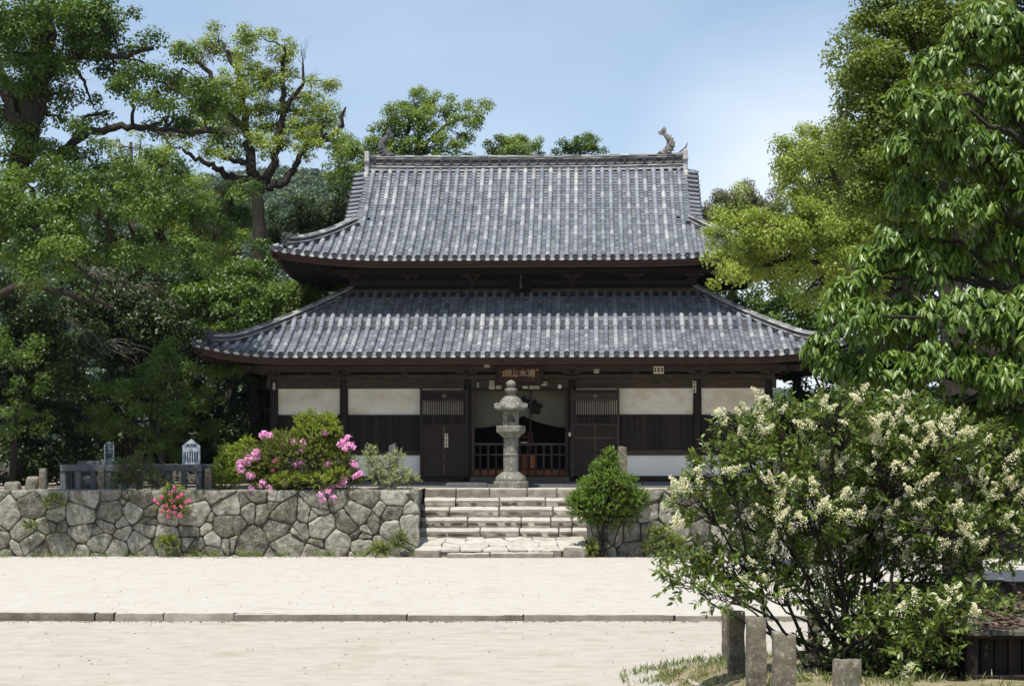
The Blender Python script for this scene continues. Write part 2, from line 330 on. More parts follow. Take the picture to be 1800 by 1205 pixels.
# terrace top (earth), with the recess of the steps left open
mb = MB()
def flat(mb, x0, x1, y0, y1, z, seg=.8):
    nx = max(2, int((x1-x0)/seg)); ny = max(2, int((y1-y0)/seg)); G = np.zeros((nx, ny, 3))
    G[..., 0] = np.linspace(x0, x1, nx)[:, None]; G[..., 1] = np.linspace(y0, y1, ny)[None]; G[..., 2] = z
    G[..., 2] += vn(G, .7, 8)*.012; mb.grid(G, 0, .5, True, flip=True)
flat(mb, -18.9, -2.45, 44.75, 60, ZT+.0); flat(mb, 2.05, 16, 44.75, 60, ZT); flat(mb, -2.45, 2.05, 47.5, 60, ZT)
tag(mb.build('terrace_earth', DIRT), kind='structure')
mb = MB(); flat(mb, -120, -18.9, 44.75, 60, ZT, 6); flat(mb, 16, 120, 44.75, 60, ZT, 6); flat(mb, -120, 120, 60, 150, ZT, 6)
tag(mb.build('woodland_floor', FDIRT), kind='structure')
mb = MB(); mb.box(-120, -18.9, 44.7, 44.75, -4.9, ZT-.02); mb.box(16, 120, 44.7, 44.75, -4.9, ZT-.02); tag(mb.build('terrace_bank', FDIRT), kind='structure')
# forested hill, far behind
nx, ny = 260, 70; G = np.zeros((nx, ny, 3)); X = np.linspace(-330, 330, nx)[:, None]; Y = np.linspace(380, 760, ny)[None]
G[..., 0] = X; G[..., 1] = Y
prof = np.interp(X[:, 0], [-330, -240, -190, -150, -115, -85, -65, -50, -30, 0, 60, 330], [70, 90, 102, 108, 111, 113, 110, 98, 72, 48, 34, 20])
t = np.clip((Y-380)/300, 0, 1); G[..., 2] = -6+prof[:, None]*(t*t*(3-2*t))**.8
G[..., 2] += vn(G*[1, .6, 0], .012, 2)*9*t+vn(G*[1, 1, 0], .035, 5)*4*t
mbh = MB(); mbh.grid(G, 0, .5, True, flip=True)
o = tag(mbh.build('hill', HILLM), kind='structure')
HILLG = G

# ------------------------------------------------------------------ dry stone walls
def clip_poly(poly, n, d):                      # keep points with p.n <= d
    outp = []
    for i in range(len(poly)):
        a, b = poly[i], poly[(i+1) % len(poly)]; da, db = a@n-d, b@n-d
        if da <= 0: outp.append(a)
        if da*db < 0: outp.append(a+(b-a)*da/(da-db))
    return outp
def voronoi(seeds, x0, x1, z0, z1, wt=None):
    cells = []
    for i, s in enumerate(seeds):
        poly = [np.array(p, float) for p in ((x0, z0), (x1, z0), (x1, z1), (x0, z1))]
        dist = np.linalg.norm(seeds-s, axis=1)
        for j in np.argsort(dist)[1:20]:
            d = seeds[j]-s; L_ = np.linalg.norm(d); n = d/L_
            off = (L_**2+(wt[i]-wt[j]))/(2*L_) if wt is not None else L_/2
            poly = clip_poly(poly, n, s@n+off)
            if len(poly) < 3: break
        cells.append(poly)
    return cells
def stone_face(mb, cells, M3, gap=.014, bulge=.055, seed0=0):     # M3 maps (a, out, z) -> world
    for ci, poly in enumerate(cells):
        if len(poly) < 3: continue
        p = np.array(poly); ctr = p.mean(0)
        pts = []                                # subdivide the outline
        for i in range(len(p)):
            a, b = p[i], p[(i+1) % len(p)]; L_ = np.linalg.norm(b-a); n = max(1, int(L_/.045))
            for q in range(n): pts.append(a+(b-a)*q/n)
        pts = np.array(pts); n = len(pts)
        if n < 6: continue
        for _ in range(2): pts = .5*pts+.25*(np.roll(pts, 1, 0)+np.roll(pts, -1, 0))
        size = np.linalg.norm(pts-ctr, axis=1).mean()
        if size < .05: continue
        dirs = (pts-ctr)/np.linalg.norm(pts-ctr, axis=1)[:, None]
        jit = vn(np.c_[pts*7, np.full(n, ci)], 1, seed0)
        pts = pts-dirs*(gap*.2+.010*(jit[:, None]+1)*.5)+.012*vn(np.c_[pts*9, np.full(n, 3.3)], 1, seed0+9)[:, None]*dirs
        tilt = np.array([random.uniform(-.12, .12), random.uniform(-.10, .10)]); out0 = random.uniform(-.03, .035)
        fr = [1.0, 1.0, .985, .955, .90, .80, .62, .42, .2]; hh = [-.25, -.03, .012, .038, .055, .066, .074, .078, .08]
        rings = []
        for f_, h_ in zip(fr, hh):
            q = ctr+(pts-ctr)*f_; o_ = h_*(bulge/.08)+out0+((q-ctr)@tilt)*(1 if h_ > -.1 else 0)
            W3 = np.c_[q[:, 0], o_ if np.ndim(o_) else np.full(n, o_), q[:, 1]]
            if h_ > -.05:
                N3 = np.c_[q[:, 0], np.full(n, ci*3.1), q[:, 1]]
                W3[:, 1] += (vn(N3, 5, seed0)*.022+vn(N3, 13, seed0+1)*.013+vn(N3, 30, seed0+2)*.006)
            rings.append(M3(W3))
        V = np.concatenate(rings+[M3(np.array([[ctr[0], .08*(bulge/.08)+out0, ctr[1]]]))]); m = len(rings)
        i = np.arange(m-1)[:, None]*n; j = np.arange(n)[None]; j2 = (j+1) % n
        f = np.stack([i+j, i+j2, i+n+j2, i+n+j], -1).reshape(-1, 4); rv = random.random()
        base = (m-1)*n; last = [(base+q, base+(q+1) % n, m*n) for q in range(n)]
        mb.add(V, f, 0, rv, True); mb.n -= len(V); mb.V.pop(); mb.add(V, last, 0, rv, True)
def rows(x0, x1, z0, z1, hs, ws, jx, jz, rg):
    S = []; z = z1
    for r, (h, w_) in enumerate(zip(hs, ws)):
        x = x0+rg.uniform(-.3, .2)
        while x < x1+.2:
            ww = w_*rg.uniform(.6, 1.45); S.append((x+ww/2+rg.uniform(-jx, jx), z-h/2+rg.uniform(-jz, jz)*(.45 if r == 0 else 1))); x += ww
        z -= h
    return np.array(S)
rg = np.random.default_rng(21)
mb = MB(); S = rows(-18.9, -2.42, -2.75, -.90, [.32, .42, .50, .46, .3], [.80, .72, .86, .80, .80], .2, .15, rg)
S2 = np.c_[rg.uniform(-18.8, -2.5, 58), rg.uniform(-2.6, -1.15, 58)]; S = np.concatenate([S, S2]); wts = np.concatenate([rg.uniform(-.03, .10, len(S)-58), np.full(58, -.02)])
cells = voronoi(S, -18.9, -2.42, -2.80, -.905, wts)
stone_face(mb, cells, lambda W: np.c_[W[:, 0], 44.62-W[:, 1], W[:, 2]], gap=.010)
S = rows(44.55, 47.6, -2.75, -.9, [.45, .45, .45, .5], [.7, .7, .7, .7], .08, .05, rg)
stone_face(mb, voronoi(S, 44.56, 47.5, -2.7, -.93), lambda W: np.c_[-2.50+W[:, 1]*.6, W[:, 0], W[:, 2]], bulge=.04)
mb.box(-18.9, -2.55, 44.635, 45.3, -2.9, -.99, 1)
mb.box(-2.85, -2.56, 44.72, 47.5, -2.9, -.99, 1)
x = -18.9; k = 0
while x < -2.5:                                # flat cap stones behind the front edge
    ww = random.uniform(.45, .95); e = min(x+ww, -2.45); mb.rough(x+.01, e, 44.70, 45.25, -1.03, -.895+random.uniform(-.006, .006), seg=.09, bevel=.03, amp=.012, seed=90+k, rnd=random.random()); x += ww; k += 1
tag(mb.build('stone_wall', [STONE, EARTH]), 'grey polygonal dry stone retaining wall left of the steps', 'stone wall')
mb = MB(); S = rows(1.98, 15.5, -2.75, -.90, [.34, .46, .62, .4], [.85, .62, .62, .75], .07, .05, rg)
cells = voronoi(S, 1.98, 15.5, -2.80, -.905, rg.uniform(-.02, .04, len(S)))
stone_face(mb, cells, lambda W: np.c_[W[:, 0], 44.62-W[:, 1], W[:, 2]], bulge=.10, seed0=40)
S = rows(44.55, 47.6, -2.75, -.9, [.45, .45, .45, .5], [.7, .7, .7, .7], .08, .05, rg)
stone_face(mb, voronoi(S, 44.56, 47.5, -2.7, -.93), lambda W: np.c_[2.07-W[:, 1]*.6, W[:, 0], W[:, 2]], bulge=.04)
mb.box(2.12, 15.9, 44.635, 45.3, -2.9, -.99, 1); mb.box(2.13, 2.4, 44.72, 47.5, -2.9, -.99, 1)
x = 2.0; k = 0
while x < 15.5:
    ww = random.uniform(.7, 1.4); mb.rough(x+.01, min(x+ww, 15.5), 44.70, 45.25, -1.03, -.885+random.uniform(-.01, .01), seg=.09, bevel=.03, amp=.02, seed=190+k, rnd=random.random()*.5); x += ww; k += 1
tag(mb.build('stone_wall', [STONE, EARTH]), 'rounded boulder retaining wall right of the steps, behind the shrubs', 'stone wall')
# ------------------------------------------------------------------ steps
steps = thing('stone_steps', (-.25, 44.3, -2.65), 'worn granite steps climbing to the terrace below the stone lantern', 'steps')
SO = (-.25, 44.3, -2.65)
spec_ = [(47.25, 48.1, -.915, -2.6, -2.42, 2.0, [-2.42, -1.55, -.62, .42, 1.25, 2.0]),
         (46.80, 47.33, -1.165, -2.6, -2.44, 2.05, [-2.44, -1.55, -.35, .92, 2.05]),
         (46.35, 46.88, -1.405, -2.6, -2.44, 2.05, [-2.44, -1.70, -.35, 1.12, 2.05]),
         (45.90, 46.43, -1.675, -2.6, -2.46, 2.05, [-2.46, -1.2, .25, 1.05, 1.62, 2.05]),
         (45.42, 45.98, -1.94, -2.6, -2.50, 2.02, [-2.50, -.85, .2, 1.25, 1.6, 2.02])]
for si, (y0, y1, z1, z0, xa, xb, cuts) in enumerate(spec_):
    mb = MB()
    for q, (a, b) in enumerate(zip(cuts[:-1], cuts[1:])):
        dz = random.uniform(-.010, .010) if si else 0; dy = random.uniform(-.02, .02)
        def tf(G, y0=y0, z1=z1, a=a, si=si):     # worn treads dip and slope forward
            G = G.copy(); top = G[..., 2] > z1-.15
            G[..., 2] -= np.where(top & (si > 0), (.06*np.clip((y0+.40-G[..., 1])/.40, 0, 1))+.010*(vn(G*[1, 0, 0], 1.4, si)), 0)
            return G
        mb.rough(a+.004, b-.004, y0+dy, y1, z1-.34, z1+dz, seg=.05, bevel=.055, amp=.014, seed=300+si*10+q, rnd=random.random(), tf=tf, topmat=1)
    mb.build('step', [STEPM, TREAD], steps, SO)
mb = MB(); mb.box(-2.42, 1.98, 45.55, 48.2, -2.7, -2.2); mb.box(-2.42, 1.98, 46.6, 48.2, -2.2, -1.45); mb.build('step_core', RIDGED, steps, SO)
mb = MB(); rg = np.random.default_rng(5)          # sloping landing of split slabs
S = np.array([(x+rg.uniform(-.2, .2), y+rg.uniform(-.08, .08)) for y in (44.55, 44.85, 45.15, 45.42) for x in np.arange(-2.2, 1.9, .62)])
cells = voronoi(S, -2.5, 1.95, 44.32, 45.55)
def LM(W):
    y = W[:, 2]; z = -2.44+(y-44.3)/(45.5-44.3)*.27
    return np.c_[W[:, 0], y, z+W[:, 1]*.55-.015]
stone_face(mb, cells, LM, gap=.006, bulge=.03, seed0=77)
mb.n and None
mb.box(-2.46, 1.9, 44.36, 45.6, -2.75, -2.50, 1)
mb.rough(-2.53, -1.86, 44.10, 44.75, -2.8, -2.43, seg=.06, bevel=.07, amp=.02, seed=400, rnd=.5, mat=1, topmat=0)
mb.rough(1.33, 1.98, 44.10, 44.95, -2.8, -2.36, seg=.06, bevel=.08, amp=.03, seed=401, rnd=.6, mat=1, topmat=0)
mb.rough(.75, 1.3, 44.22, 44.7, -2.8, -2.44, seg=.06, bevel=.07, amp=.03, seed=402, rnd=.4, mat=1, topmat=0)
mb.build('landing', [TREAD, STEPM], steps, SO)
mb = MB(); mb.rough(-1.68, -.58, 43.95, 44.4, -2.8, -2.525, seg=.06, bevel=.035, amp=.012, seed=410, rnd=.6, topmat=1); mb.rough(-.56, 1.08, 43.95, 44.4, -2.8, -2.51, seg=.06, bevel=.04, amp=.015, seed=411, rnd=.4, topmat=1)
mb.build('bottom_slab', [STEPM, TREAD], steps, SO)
# ------------------------------------------------------------------ hall
hall = thing('temple_hall', (0.23, 50.2, ZT), 'two-tiered timber temple hall with grey tiled hip-and-gable roof and white plaster panels', 'temple hall', rz=R_(-2.5))
VC = 4.9                                        # depth of the building's centre line
def Tfront(v0): return lambda a, d, h: np.stack([a, v0+d, h], -1)
def Tback(v1): return lambda a, d, h: np.stack([-a, v1-d, h], -1)
def Tright(U): return lambda a, d, h: np.stack([U-d, VC+a, h], -1)
def Tleft(U): return lambda a, d, h: np.stack([-U+d, VC-a, h], -1)
def roof_face(mb, W, dtop, prof, liftL, liftR, T, U=0, sp=.28, course=.125, coarse=False, step=None, r=.074, dstart=0.0):
    """one slope of hongawara tiling; mats: 0 cover tiles, 1 pans, 2 lips, 3 dark"""
    def H(a, d):
        e = W-np.abs(a); g = np.clip(1-(d+e)/liftR, 0, 1)**2*liftL
        h = prof(d)+g
        if step is not None: h = h+np.where(d > step, .10, 0)
        return h
    n = int(round(2*W/sp)); n += n % 2; sp = 2*W/n
    def dmax(a): return dtop if abs(a) <= U else min(dtop, W-abs(a)-.02)
    # pans
    for i in range(n):
        a0 = -W+i*sp; ac = a0+sp/2; dm = dmax(ac)
        if dm < .1: continue
        cs = .5 if coarse else course; ds = dstart; k = 0
        fx = np.array([.0, .33, .67, 1.0]); sag = np.array([0, -.030, -.030, 0])
        aa = a0+fx*sp
        while ds < dm-.02:
            cl = cs
            if step is not None and step <= ds < step+.40: cl = .40
            de = min(ds+cl, dm)
            if step is not None and ds < step < de: de = step
            lipz = .024*(1 if not coarse else 1.5)
            if step is not None and abs(ds-step) < 1e-6: lipz = .03
            rv = random.random(); h0 = H(aa, np.full(4, ds)); h1 = H(aa, np.full(4, de-1e-4))
            A = T(aa, np.full(4, ds), h0+sag+lipz); B = T(aa, np.full(4, de+.006), h1+sag+.002)
            Cb = T(aa, np.full(4, ds), h0+sag-(.02 if ds > dstart else .05) - (.09 if step is not None and abs(ds-step) < 1e-6 else 0))
            V = np.concatenate([A, B, Cb])
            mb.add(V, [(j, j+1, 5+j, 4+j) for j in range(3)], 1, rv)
            mb.add(V, [(8+j, 9+j, j+1, j) for j in range(3)], (3 if (step is not None and abs(ds-step) < 1e-6) else 2) if not coarse else 1, rv)  # step riser takes the dark material: its shadow gap is painted in
            ds = de; k += 1
    # cover rows
    th = np.linspace(-.25, math.pi+.25, 9)
    for i in range(n+1):
        a = -W+i*sp; dm = dmax(a)
        if abs(a) > W-.05: dm = .25; a = math.copysign(W-.06, a)
        if dm < .12: continue
        seg = .29 if not coarse else 1.0; d = dstart; first = True; rowr = random.random(); a += random.uniform(-.008, .008)
        while d < dm-.03:
            de = min(d+seg, dm)
            if step is not None and d < step < de: de = step
            ds_ = np.array([d, de+.01]); hh = H(np.full(2, a), np.minimum(ds_, (step-1e-4) if (step is not None and de <= step) else 99))
            sl = (hh[1]-hh[0])/(ds_[1]-ds_[0]); nn = np.array([-sl, 1])/math.hypot(sl, 1)
            ring = []
            ex = 1.10 if (step is not None and abs(d-step) < 1e-6) else 1.0
            for q, (dd, h_) in enumerate(zip(ds_, hh)):
                rr = r*ex*(1.055 if q == 0 else .955); base = .022
                ring.append(T(a+rr*np.cos(th), dd+nn[0]*(rr*np.sin(th)+base), h_+nn[1]*(rr*np.sin(th)+base)))
            V = np.concatenate(ring); m = len(th)
            mb.add(V, [(j+1, j, m+j, m+j+1) for j in range(m-1)], 0, .3*rowr+.7*random.random(), True)
            mb.add(ring[0], [tuple(range(m))], 3, .3)
            if first:                            # round end disc with raised rim
                c12 = np.linspace(0, 2*math.pi, 17)[:-1]; R0 = r*1.16; hz = hh[0]+.018
                def ringd(rr, dd): return T(a+rr*np.cos(c12), np.full(16, dd), hz+rr*np.sin(c12))
                V = np.concatenate([ringd(R0, d+.05), ringd(R0, d-.025), ringd(R0*.86, d-.025), ringd(R0*.82, d-.010), ringd(R0*.45, d-.010), ringd(R0*.40, d-.02)])
                f = [(k_*16+j, k_*16+(j+1) % 16, (k_+1)*16+(j+1) % 16, (k_+1)*16+j) for k_ in range(5) for j in range(16)]
                mb.add(V, f, 4, random.random()); mb.add(ringd(R0*.40, d-.02), [tuple(range(16))], 4, random.random())
                first = False
            d = de
    # base sheet under the tiles
    for i in range(n):
        a0 = -W+i*sp; ac = a0+sp/2; dm = dmax(ac)+.12
        ds = np.linspace(.02, max(.1, dm), 12); aa = np.array([a0, a0+sp])
        G = T(aa[:, None]*np.ones((1, 12)), ds[None]*np.ones((2, 1)), H(aa[:, None], ds[None])-.055)
        mb.grid(G, 3, .3, False)
    return H
TM = [TILE, PANT, LIP, RIDGED, RIDGED]
profL = lambda d: 3.77+.37*d+.039*d*d
profU = lambda d: 6.72+.470*d+.047*d*d
LWU, LWV = 9.25, 6.87; UWU, UWV = 7.37, 5.0
LL = (.34, 2.7); UL = (.32, 3.6)
mb = MB()
roof_face(mb, LWU, 3.93, profL, *LL, Tfront(-1.97), U=5.35, step=1.98)
roof_face(mb, LWV, 3.93, profL, *LL, Tright(LWU), U=2.9, step=1.98)
roof_face(mb, LWV, 3.93, profL, *LL, Tleft(LWU), U=2.9, step=1.98)
roof_face(mb, LWU, 3.93, profL, *LL, Tback(11.77), U=5.35, coarse=True)
lower = mb.build('lower_roof', TM, hall)
mb = MB()
HU = roof_face(mb, UWU, 4.85, profU, *UL, Tfront(-.1), U=5.13)
roof_face(mb, UWV, 2.75, profU, *UL, Tright(UWU), U=2.25)
roof_face(mb, UWV, 2.75, profU, *UL, Tleft(UWU), U=2.25)
roof_face(mb, UWU, 4.85, profU, *UL, Tback(9.9), U=5.13, coarse=True)
# verge: short rows laid sideways along the gable edge, front and back
for sgn in (-1, 1):
    for fr in (0, 1):
        for k in range(13):
            d = 2.35+k*.196; h = profU(d)+.0; v = (-.1+d) if fr == 0 else 9.9-d
            mb.tube([(sgn*5.16, v, h+.0), (sgn*5.50, v, h-.045)], [.074, .080], n=10, mat=0, rnd=random.random()*.5)
            mb.tube([(sgn*5.49, v, h-.043), (sgn*5.53, v, h-.05)], [.088, .088], n=12, mat=4, rnd=.3)
        ds = np.linspace(2.2, 4.9, 10); vv = (-.1+ds) if fr == 0 else 9.9-ds
        G = np.zeros((10, 2, 3)); G[:, 0, 0] = sgn*5.12; G[:, 1, 0] = sgn*5.50; G[..., 1] = vv[:, None]; G[:, 0, 2] = profU(ds)-.03; G[:, 1, 2] = profU(ds)-.10
        mb.grid(G, 3, .3, False)
        G2 = G.copy(); G2[:, 0, 0] = sgn*5.50; G2[:, 0, 2] = profU(ds)-.10; G2[:, 1, 2] = profU(ds)-.22; mb.grid(G2, 3, .3, False)
upper = mb.build('upper_roof', TM, hall)
# gables
for sgn in (-1, 1):
    mb = MB()
    ds = np.linspace(2.4, 5.0, 9); x = sgn*4.75
    top = [(x, -.1+d, profU(d)-.12) for d in ds]+[(x, 9.9-d, profU(d)-.12) for d in ds[::-1]]
    mb.add(top+[(x, 7.6, 7.9), (x, 2.2, 7.9)], [tuple(range(len(top)+2))], 0)
    for fr in (0, 1):
        pts = [(sgn*5.42, (-.1+d) if fr == 0 else 9.9-d, profU(d)-.30) for d in np.linspace(2.15, 4.98, 9)]
        for a, b in zip(pts[:-1], pts[1:]):
            v = [(x_, p[1], p[2]+dz) for p in (a, b) for x_ in (a[0]-.04, a[0]+.04) for dz in (-.16, .16)]
            mb.add(v, [(0, 1, 5, 4), (2, 6, 7, 3), (1, 3, 7, 5), (0, 4, 6, 2)], 0)
    mb.build('gable', WOOD, hall)

def ridge_sweep(mb, pts, layers, r_top, side=None, seg=.3):
    """stacked ridge: layers = list of (half width, z0, z1, mat); round cap tiles on top"""
    pts = np.asarray(pts, float); t = np.gradient(pts, axis=0); t[:, 2] = 0; t /= np.linalg.norm(t, axis=1)[:, None]
    s_ = np.c_[-t[:, 1], t[:, 0], np.zeros(len(t))]
    for hw, z0, z1, m in layers:
        prof = [(-hw, z0), (-hw, z1), (hw, z1), (hw, z0)]
        G = np.stack([pts+s_*a+np.array([0, 0, 1])*b for a, b in prof], 1)
        for k in range(len(pts)-1):
            q = G[k:k+2]; rv = random.random(); mb.grid(q, m, rv, False)
        for e, fl in ((0, 0), (-1, 1)): mb.add(G[e], [(0, 1, 2, 3) if not fl else (3, 2, 1, 0)], m)
    zt = layers[-1][2]
    top = pts+np.array([0, 0, zt+.0])
    for k in range(len(pts)-1):
        mb.tube([top[k], top[k+1]*.97+top[k+1]*.03], [r_top*1.05, r_top*.96], n=10, mat=0, rnd=random.random())
# main ridge
ridge_u = 5.12; hb = 10.0
mb = MB(); pts = [(x, VC, hb) for x in np.linspace(-ridge_u, ridge_u, 35)]
rise = lambda x: .05*(abs(x)/ridge_u)**3
pts = [(x, VC, hb+rise(x)) for x in np.linspace(-ridge_u, ridge_u, 35)]
ridge_sweep(mb, pts, [(.20, -.05, .06, 2), (.25, .06, .11, 1), (.20, .11, .125, 2), (.235, .125, .165, 2), (.19, .165, .185, 2), (.22, .185, .22, 1), (.17, .22, .44, 2), (.21, .44, .47, 0), (.17, .47, .495, 2), (.20, .495, .53, 0)], .075)
for x in np.arange(-ridge_u+.25, ridge_u-.1, .31):            # rows of round medallions and interlocking arcs on the band
    z = hb+rise(x)+.375
    for sg in (-1, 1):
        c12 = np.linspace(0, 2*math.pi, 13)[:-1]; y = VC+sg*.175
        for rr, yy in ((.062, 0), (.05, .02)):
            pass
        mb.tube([(x, y, z+.02), (x, y+sg*.035, z+.02)], [.062, .055], n=12, mat=2, rnd=.1)
        arc = [(x+.155+.15*math.cos(t_), y+sg*.012, z-.02+.085*math.sin(t_)*(1 if k_ else -1)) for k_ in (0, 1) for t_ in np.linspace(math.pi, 0, 8)]
        mb.tube(arc[:8], .009, n=5, mat=1, rnd=.3); mb.tube(arc[8:], .009, n=5, mat=1, rnd=.3)
for sg in (-1, 1):                              # end plates
    mb.bev(sg*ridge_u-.075, sg*ridge_u+.075, VC-.30, VC+.30, hb-.12, hb+.72, .03, 1, .5)
    mb.bev(sg*ridge_u-.09, sg*ridge_u+.09, VC-.36, VC+.36, hb+.35, hb+.45, .02, 1, .2)
    mb.bev(sg*(ridge_u+.02)-.07, sg*(ridge_u+.02)+.07, VC-.40, VC+.40, hb-.22, hb+.02, .03, 1, .8)
mb.build('main_ridge', [RIDGE, RIDGEL, RIDGED], upper)
for sg in (-1, 1):
    mb = MB(); mb.tube([(sg*(ridge_u-.18), VC, hb+.66), (sg*(ridge_u+.03), VC, hb+.82), (sg*(ridge_u+.09), VC, hb+.98)], [.022, .03, .008], n=6); mb.build('ridge_spike', RIDGED, upper)
# fish-tailed ridge ornaments
def fish(sg, m):
    mb = MB(); ox = sg*4.55; z0 = hb+.60
    path = [(-.16, .00), (-.02, .08), (.08, .20), (.12, .33), (.09, .46), (.0, .57), (-.09, .65)]
    pts = [np.array([ox+sg*a, VC, z0+b]) for a, b in path]; rad = [.10, .135, .14, .135, .11, .085, .055]
    pts = np.array(pts); n = 12; t = np.gradient(pts, axis=0); t /= np.linalg.norm(t, axis=1)[:, None]
    side = np.cross(t, [0, 1, 0]); th = np.arange(n)*2*math.pi/n
    rr = np.array(rad)[:, None]*(1+.05*np.cos(5*th)[None])
    V = pts[:, None]+rr[..., None]*(side[:, None]*np.cos(th)[None, :, None]+np.array([0, .72, 0])*np.sin(th)[None, :, None])
    i = np.arange(len(pts)-1)[:, None]*n; j = np.arange(n)[None]; j2 = (j+1) % n
    mb.add(V.reshape(-1, 3), np.stack([i+j, i+j2, i+n+j2, i+n+j], -1).reshape(-1, 4), 0, .5, True)
    mb.add(V[0], [tuple(range(n))]); mb.add(V[-1], [tuple(range(n))])
    # tail lobes
    for (ax, az, w_) in ((-.30, .72, .05), (-.10, .90, .055), (-.20, .82, .03)):
        a = pts[-1]; b = np.array([ox+sg*ax, VC, z0+az]); d = b-a; d /= np.linalg.norm(d); nrm = np.array([-d[2], 0, d[0]])
        v = []
        for y in (-.03, .03): v += [a-nrm*.05+[0, y, 0], a+(b-a)*.6-nrm*w_*1.3+[0, y, 0], b+[0, y*.4, 0], a+(b-a)*.6+nrm*w_*1.3+[0, y, 0], a+nrm*.05+[0, y, 0]]
        mb.add(v, [(0, 1, 2, 3, 4), (9, 8, 7, 6, 5)]+[(k, 5+k, 5+(k+1) % 5, (k+1) % 5) for k in range(5)])
    for k in range(7):                          # dorsal spines
        f = .1+k*.11; q = np.array([np.interp(f, np.linspace(0, 1, 7), pts[:, c]) for c in range(3)]); rr_ = np.interp(f, np.linspace(0, 1, 7), rad)
        tt = np.array([np.interp(f, np.linspace(0, 1, 7), t[:, c]) for c in range(3)]); sd = np.cross(tt, [0, 1, 0]); sd *= np.sign(sd[0]*sg) if sd[0] else 1
        mb.tube([q+sd*rr_*.85, q+sd*(rr_+.055)+tt*.02], [.028, .004], n=5)
    for q in range(3):                          # jaws, fins over the ridge
        mb.tube([(ox-sg*.08, VC-.05+q*.05, z0+.0), (ox-sg*.24, VC-.06+q*.06, z0+.06-q*.02), (ox-sg*.34, VC-.05+q*.05, z0-.01)], [.06, .045, .012], n=7)
        mb.tube([(ox+sg*(.02+.06*q), VC-.09, z0+.06+.1*q), (ox+sg*(.14+.03*q), VC-.16, z0+.02+.1*q)], [.045, .008], n=5)
    mb.tube([(ox-sg*.05, VC, z0-.07), (ox+sg*.2, VC, z0-.07)], [.1, .1], n=8)
    o = mb.build('fish_ornament', m, upper)
    for a, b in ((.13, .28), (.05, .46)):
        mb = MB(); mb.tube([(ox+sg*(a-.03), VC-.13, z0+b), (ox+sg*(a-.03), VC-.075, z0+b)], [.032, .032], n=10); mb.build('vent_hole', RIDGED, upper)
    return o
fish(-1, mat('dark_clay', [(.2, (.035, .035, .038)), (.8, (.12, .12, .125))], scale=9, rough=.8, bump=.4)); fish(1, mat('pale_clay', [(.3, (.07, .068, .064)), (.7, (.24, .23, .21))], scale=9, rough=.85, bump=.5))
# hip ridges with ogre-face end tiles
def hip(parent, Uc, v0, tmax, prof, lf, sx, back, hw=.10, hh=.20, name='hip_ridge', top=1.0):
    mb = MB(); ts = np.linspace(.42, tmax, int(tmax/.2)+3); pts = []
    for t_ in ts:
        h = prof(t_)+max(0, 1-2*t_/lf[1])**2*lf[0]+.04+ .10*max(0, 1-t_/1.2)**2
        pts.append((sx*(Uc-t_), (v0+t_) if not back else (2*VC-v0-t_), h))
    ridge_sweep(mb, pts, [(hw*1.15, -.08, .045, 2), (hw*1.3, .045, .07, 1), (hw, .07, .10, 2), (hw*1.15, .10, hh-.03, 2), (hw*1.35, hh-.03, hh, 1)], .062)
    mb.build(name, [RIDGE, RIDGEL, RIDGED], parent)
    # end tile
    mb = MB(); p0 = np.array(pts[0]); d = np.array(pts[0])-np.array(pts[2]); d[2] = 0; d /= np.linalg.norm(d); s_ = np.array([-d[1], d[0], 0]); up = np.array([0, 0, 1.])
    outl = [(-.17, -.10), (-.20, .02), (-.15, .10), (-.17, .20), (-.09, .25), (-.08, .33), (0, .29), (.08, .33), (.09, .25), (.17, .20), (.15, .10), (.20, .02), (.17, -.10)]
    V = [p0+d*q+s_*a+up*b for q in (.0, .09) for a, b in outl]; n = len(outl)
    mb.add(V, [tuple(range(n)), tuple(range(2*n-1, n-1, -1))]+[(k, (k+1) % n, n+(k+1) % n, n+k) for k in range(n)])
    for a, b, r_ in ((-.07, .14, .035), (.07, .14, .035), (0, .07, .045), (-.06, -.02, .04), (.06, -.02, .04), (-.14, .20, .03), (.14, .20, .03)):
        mb.tube([p0+d*.07+s_*a+up*b, p0+d*.13+s_*a+up*b], [r_, r_*.6], n=7)
    mb.tube([p0-d*.25+up*(hh+.04), p0+d*.14+up*(hh+.10)], [.06, .07], n=10)
    mb.build('ogre_tile', RIDGED, parent)
for sx in (-1, 1):
    for bk in (False, True):
        hip(lower, LWU, -1.97, 3.95, profL, LL, sx, bk)
        hip(upper, UWU, -.1, 2.22, profU, UL, sx, bk)
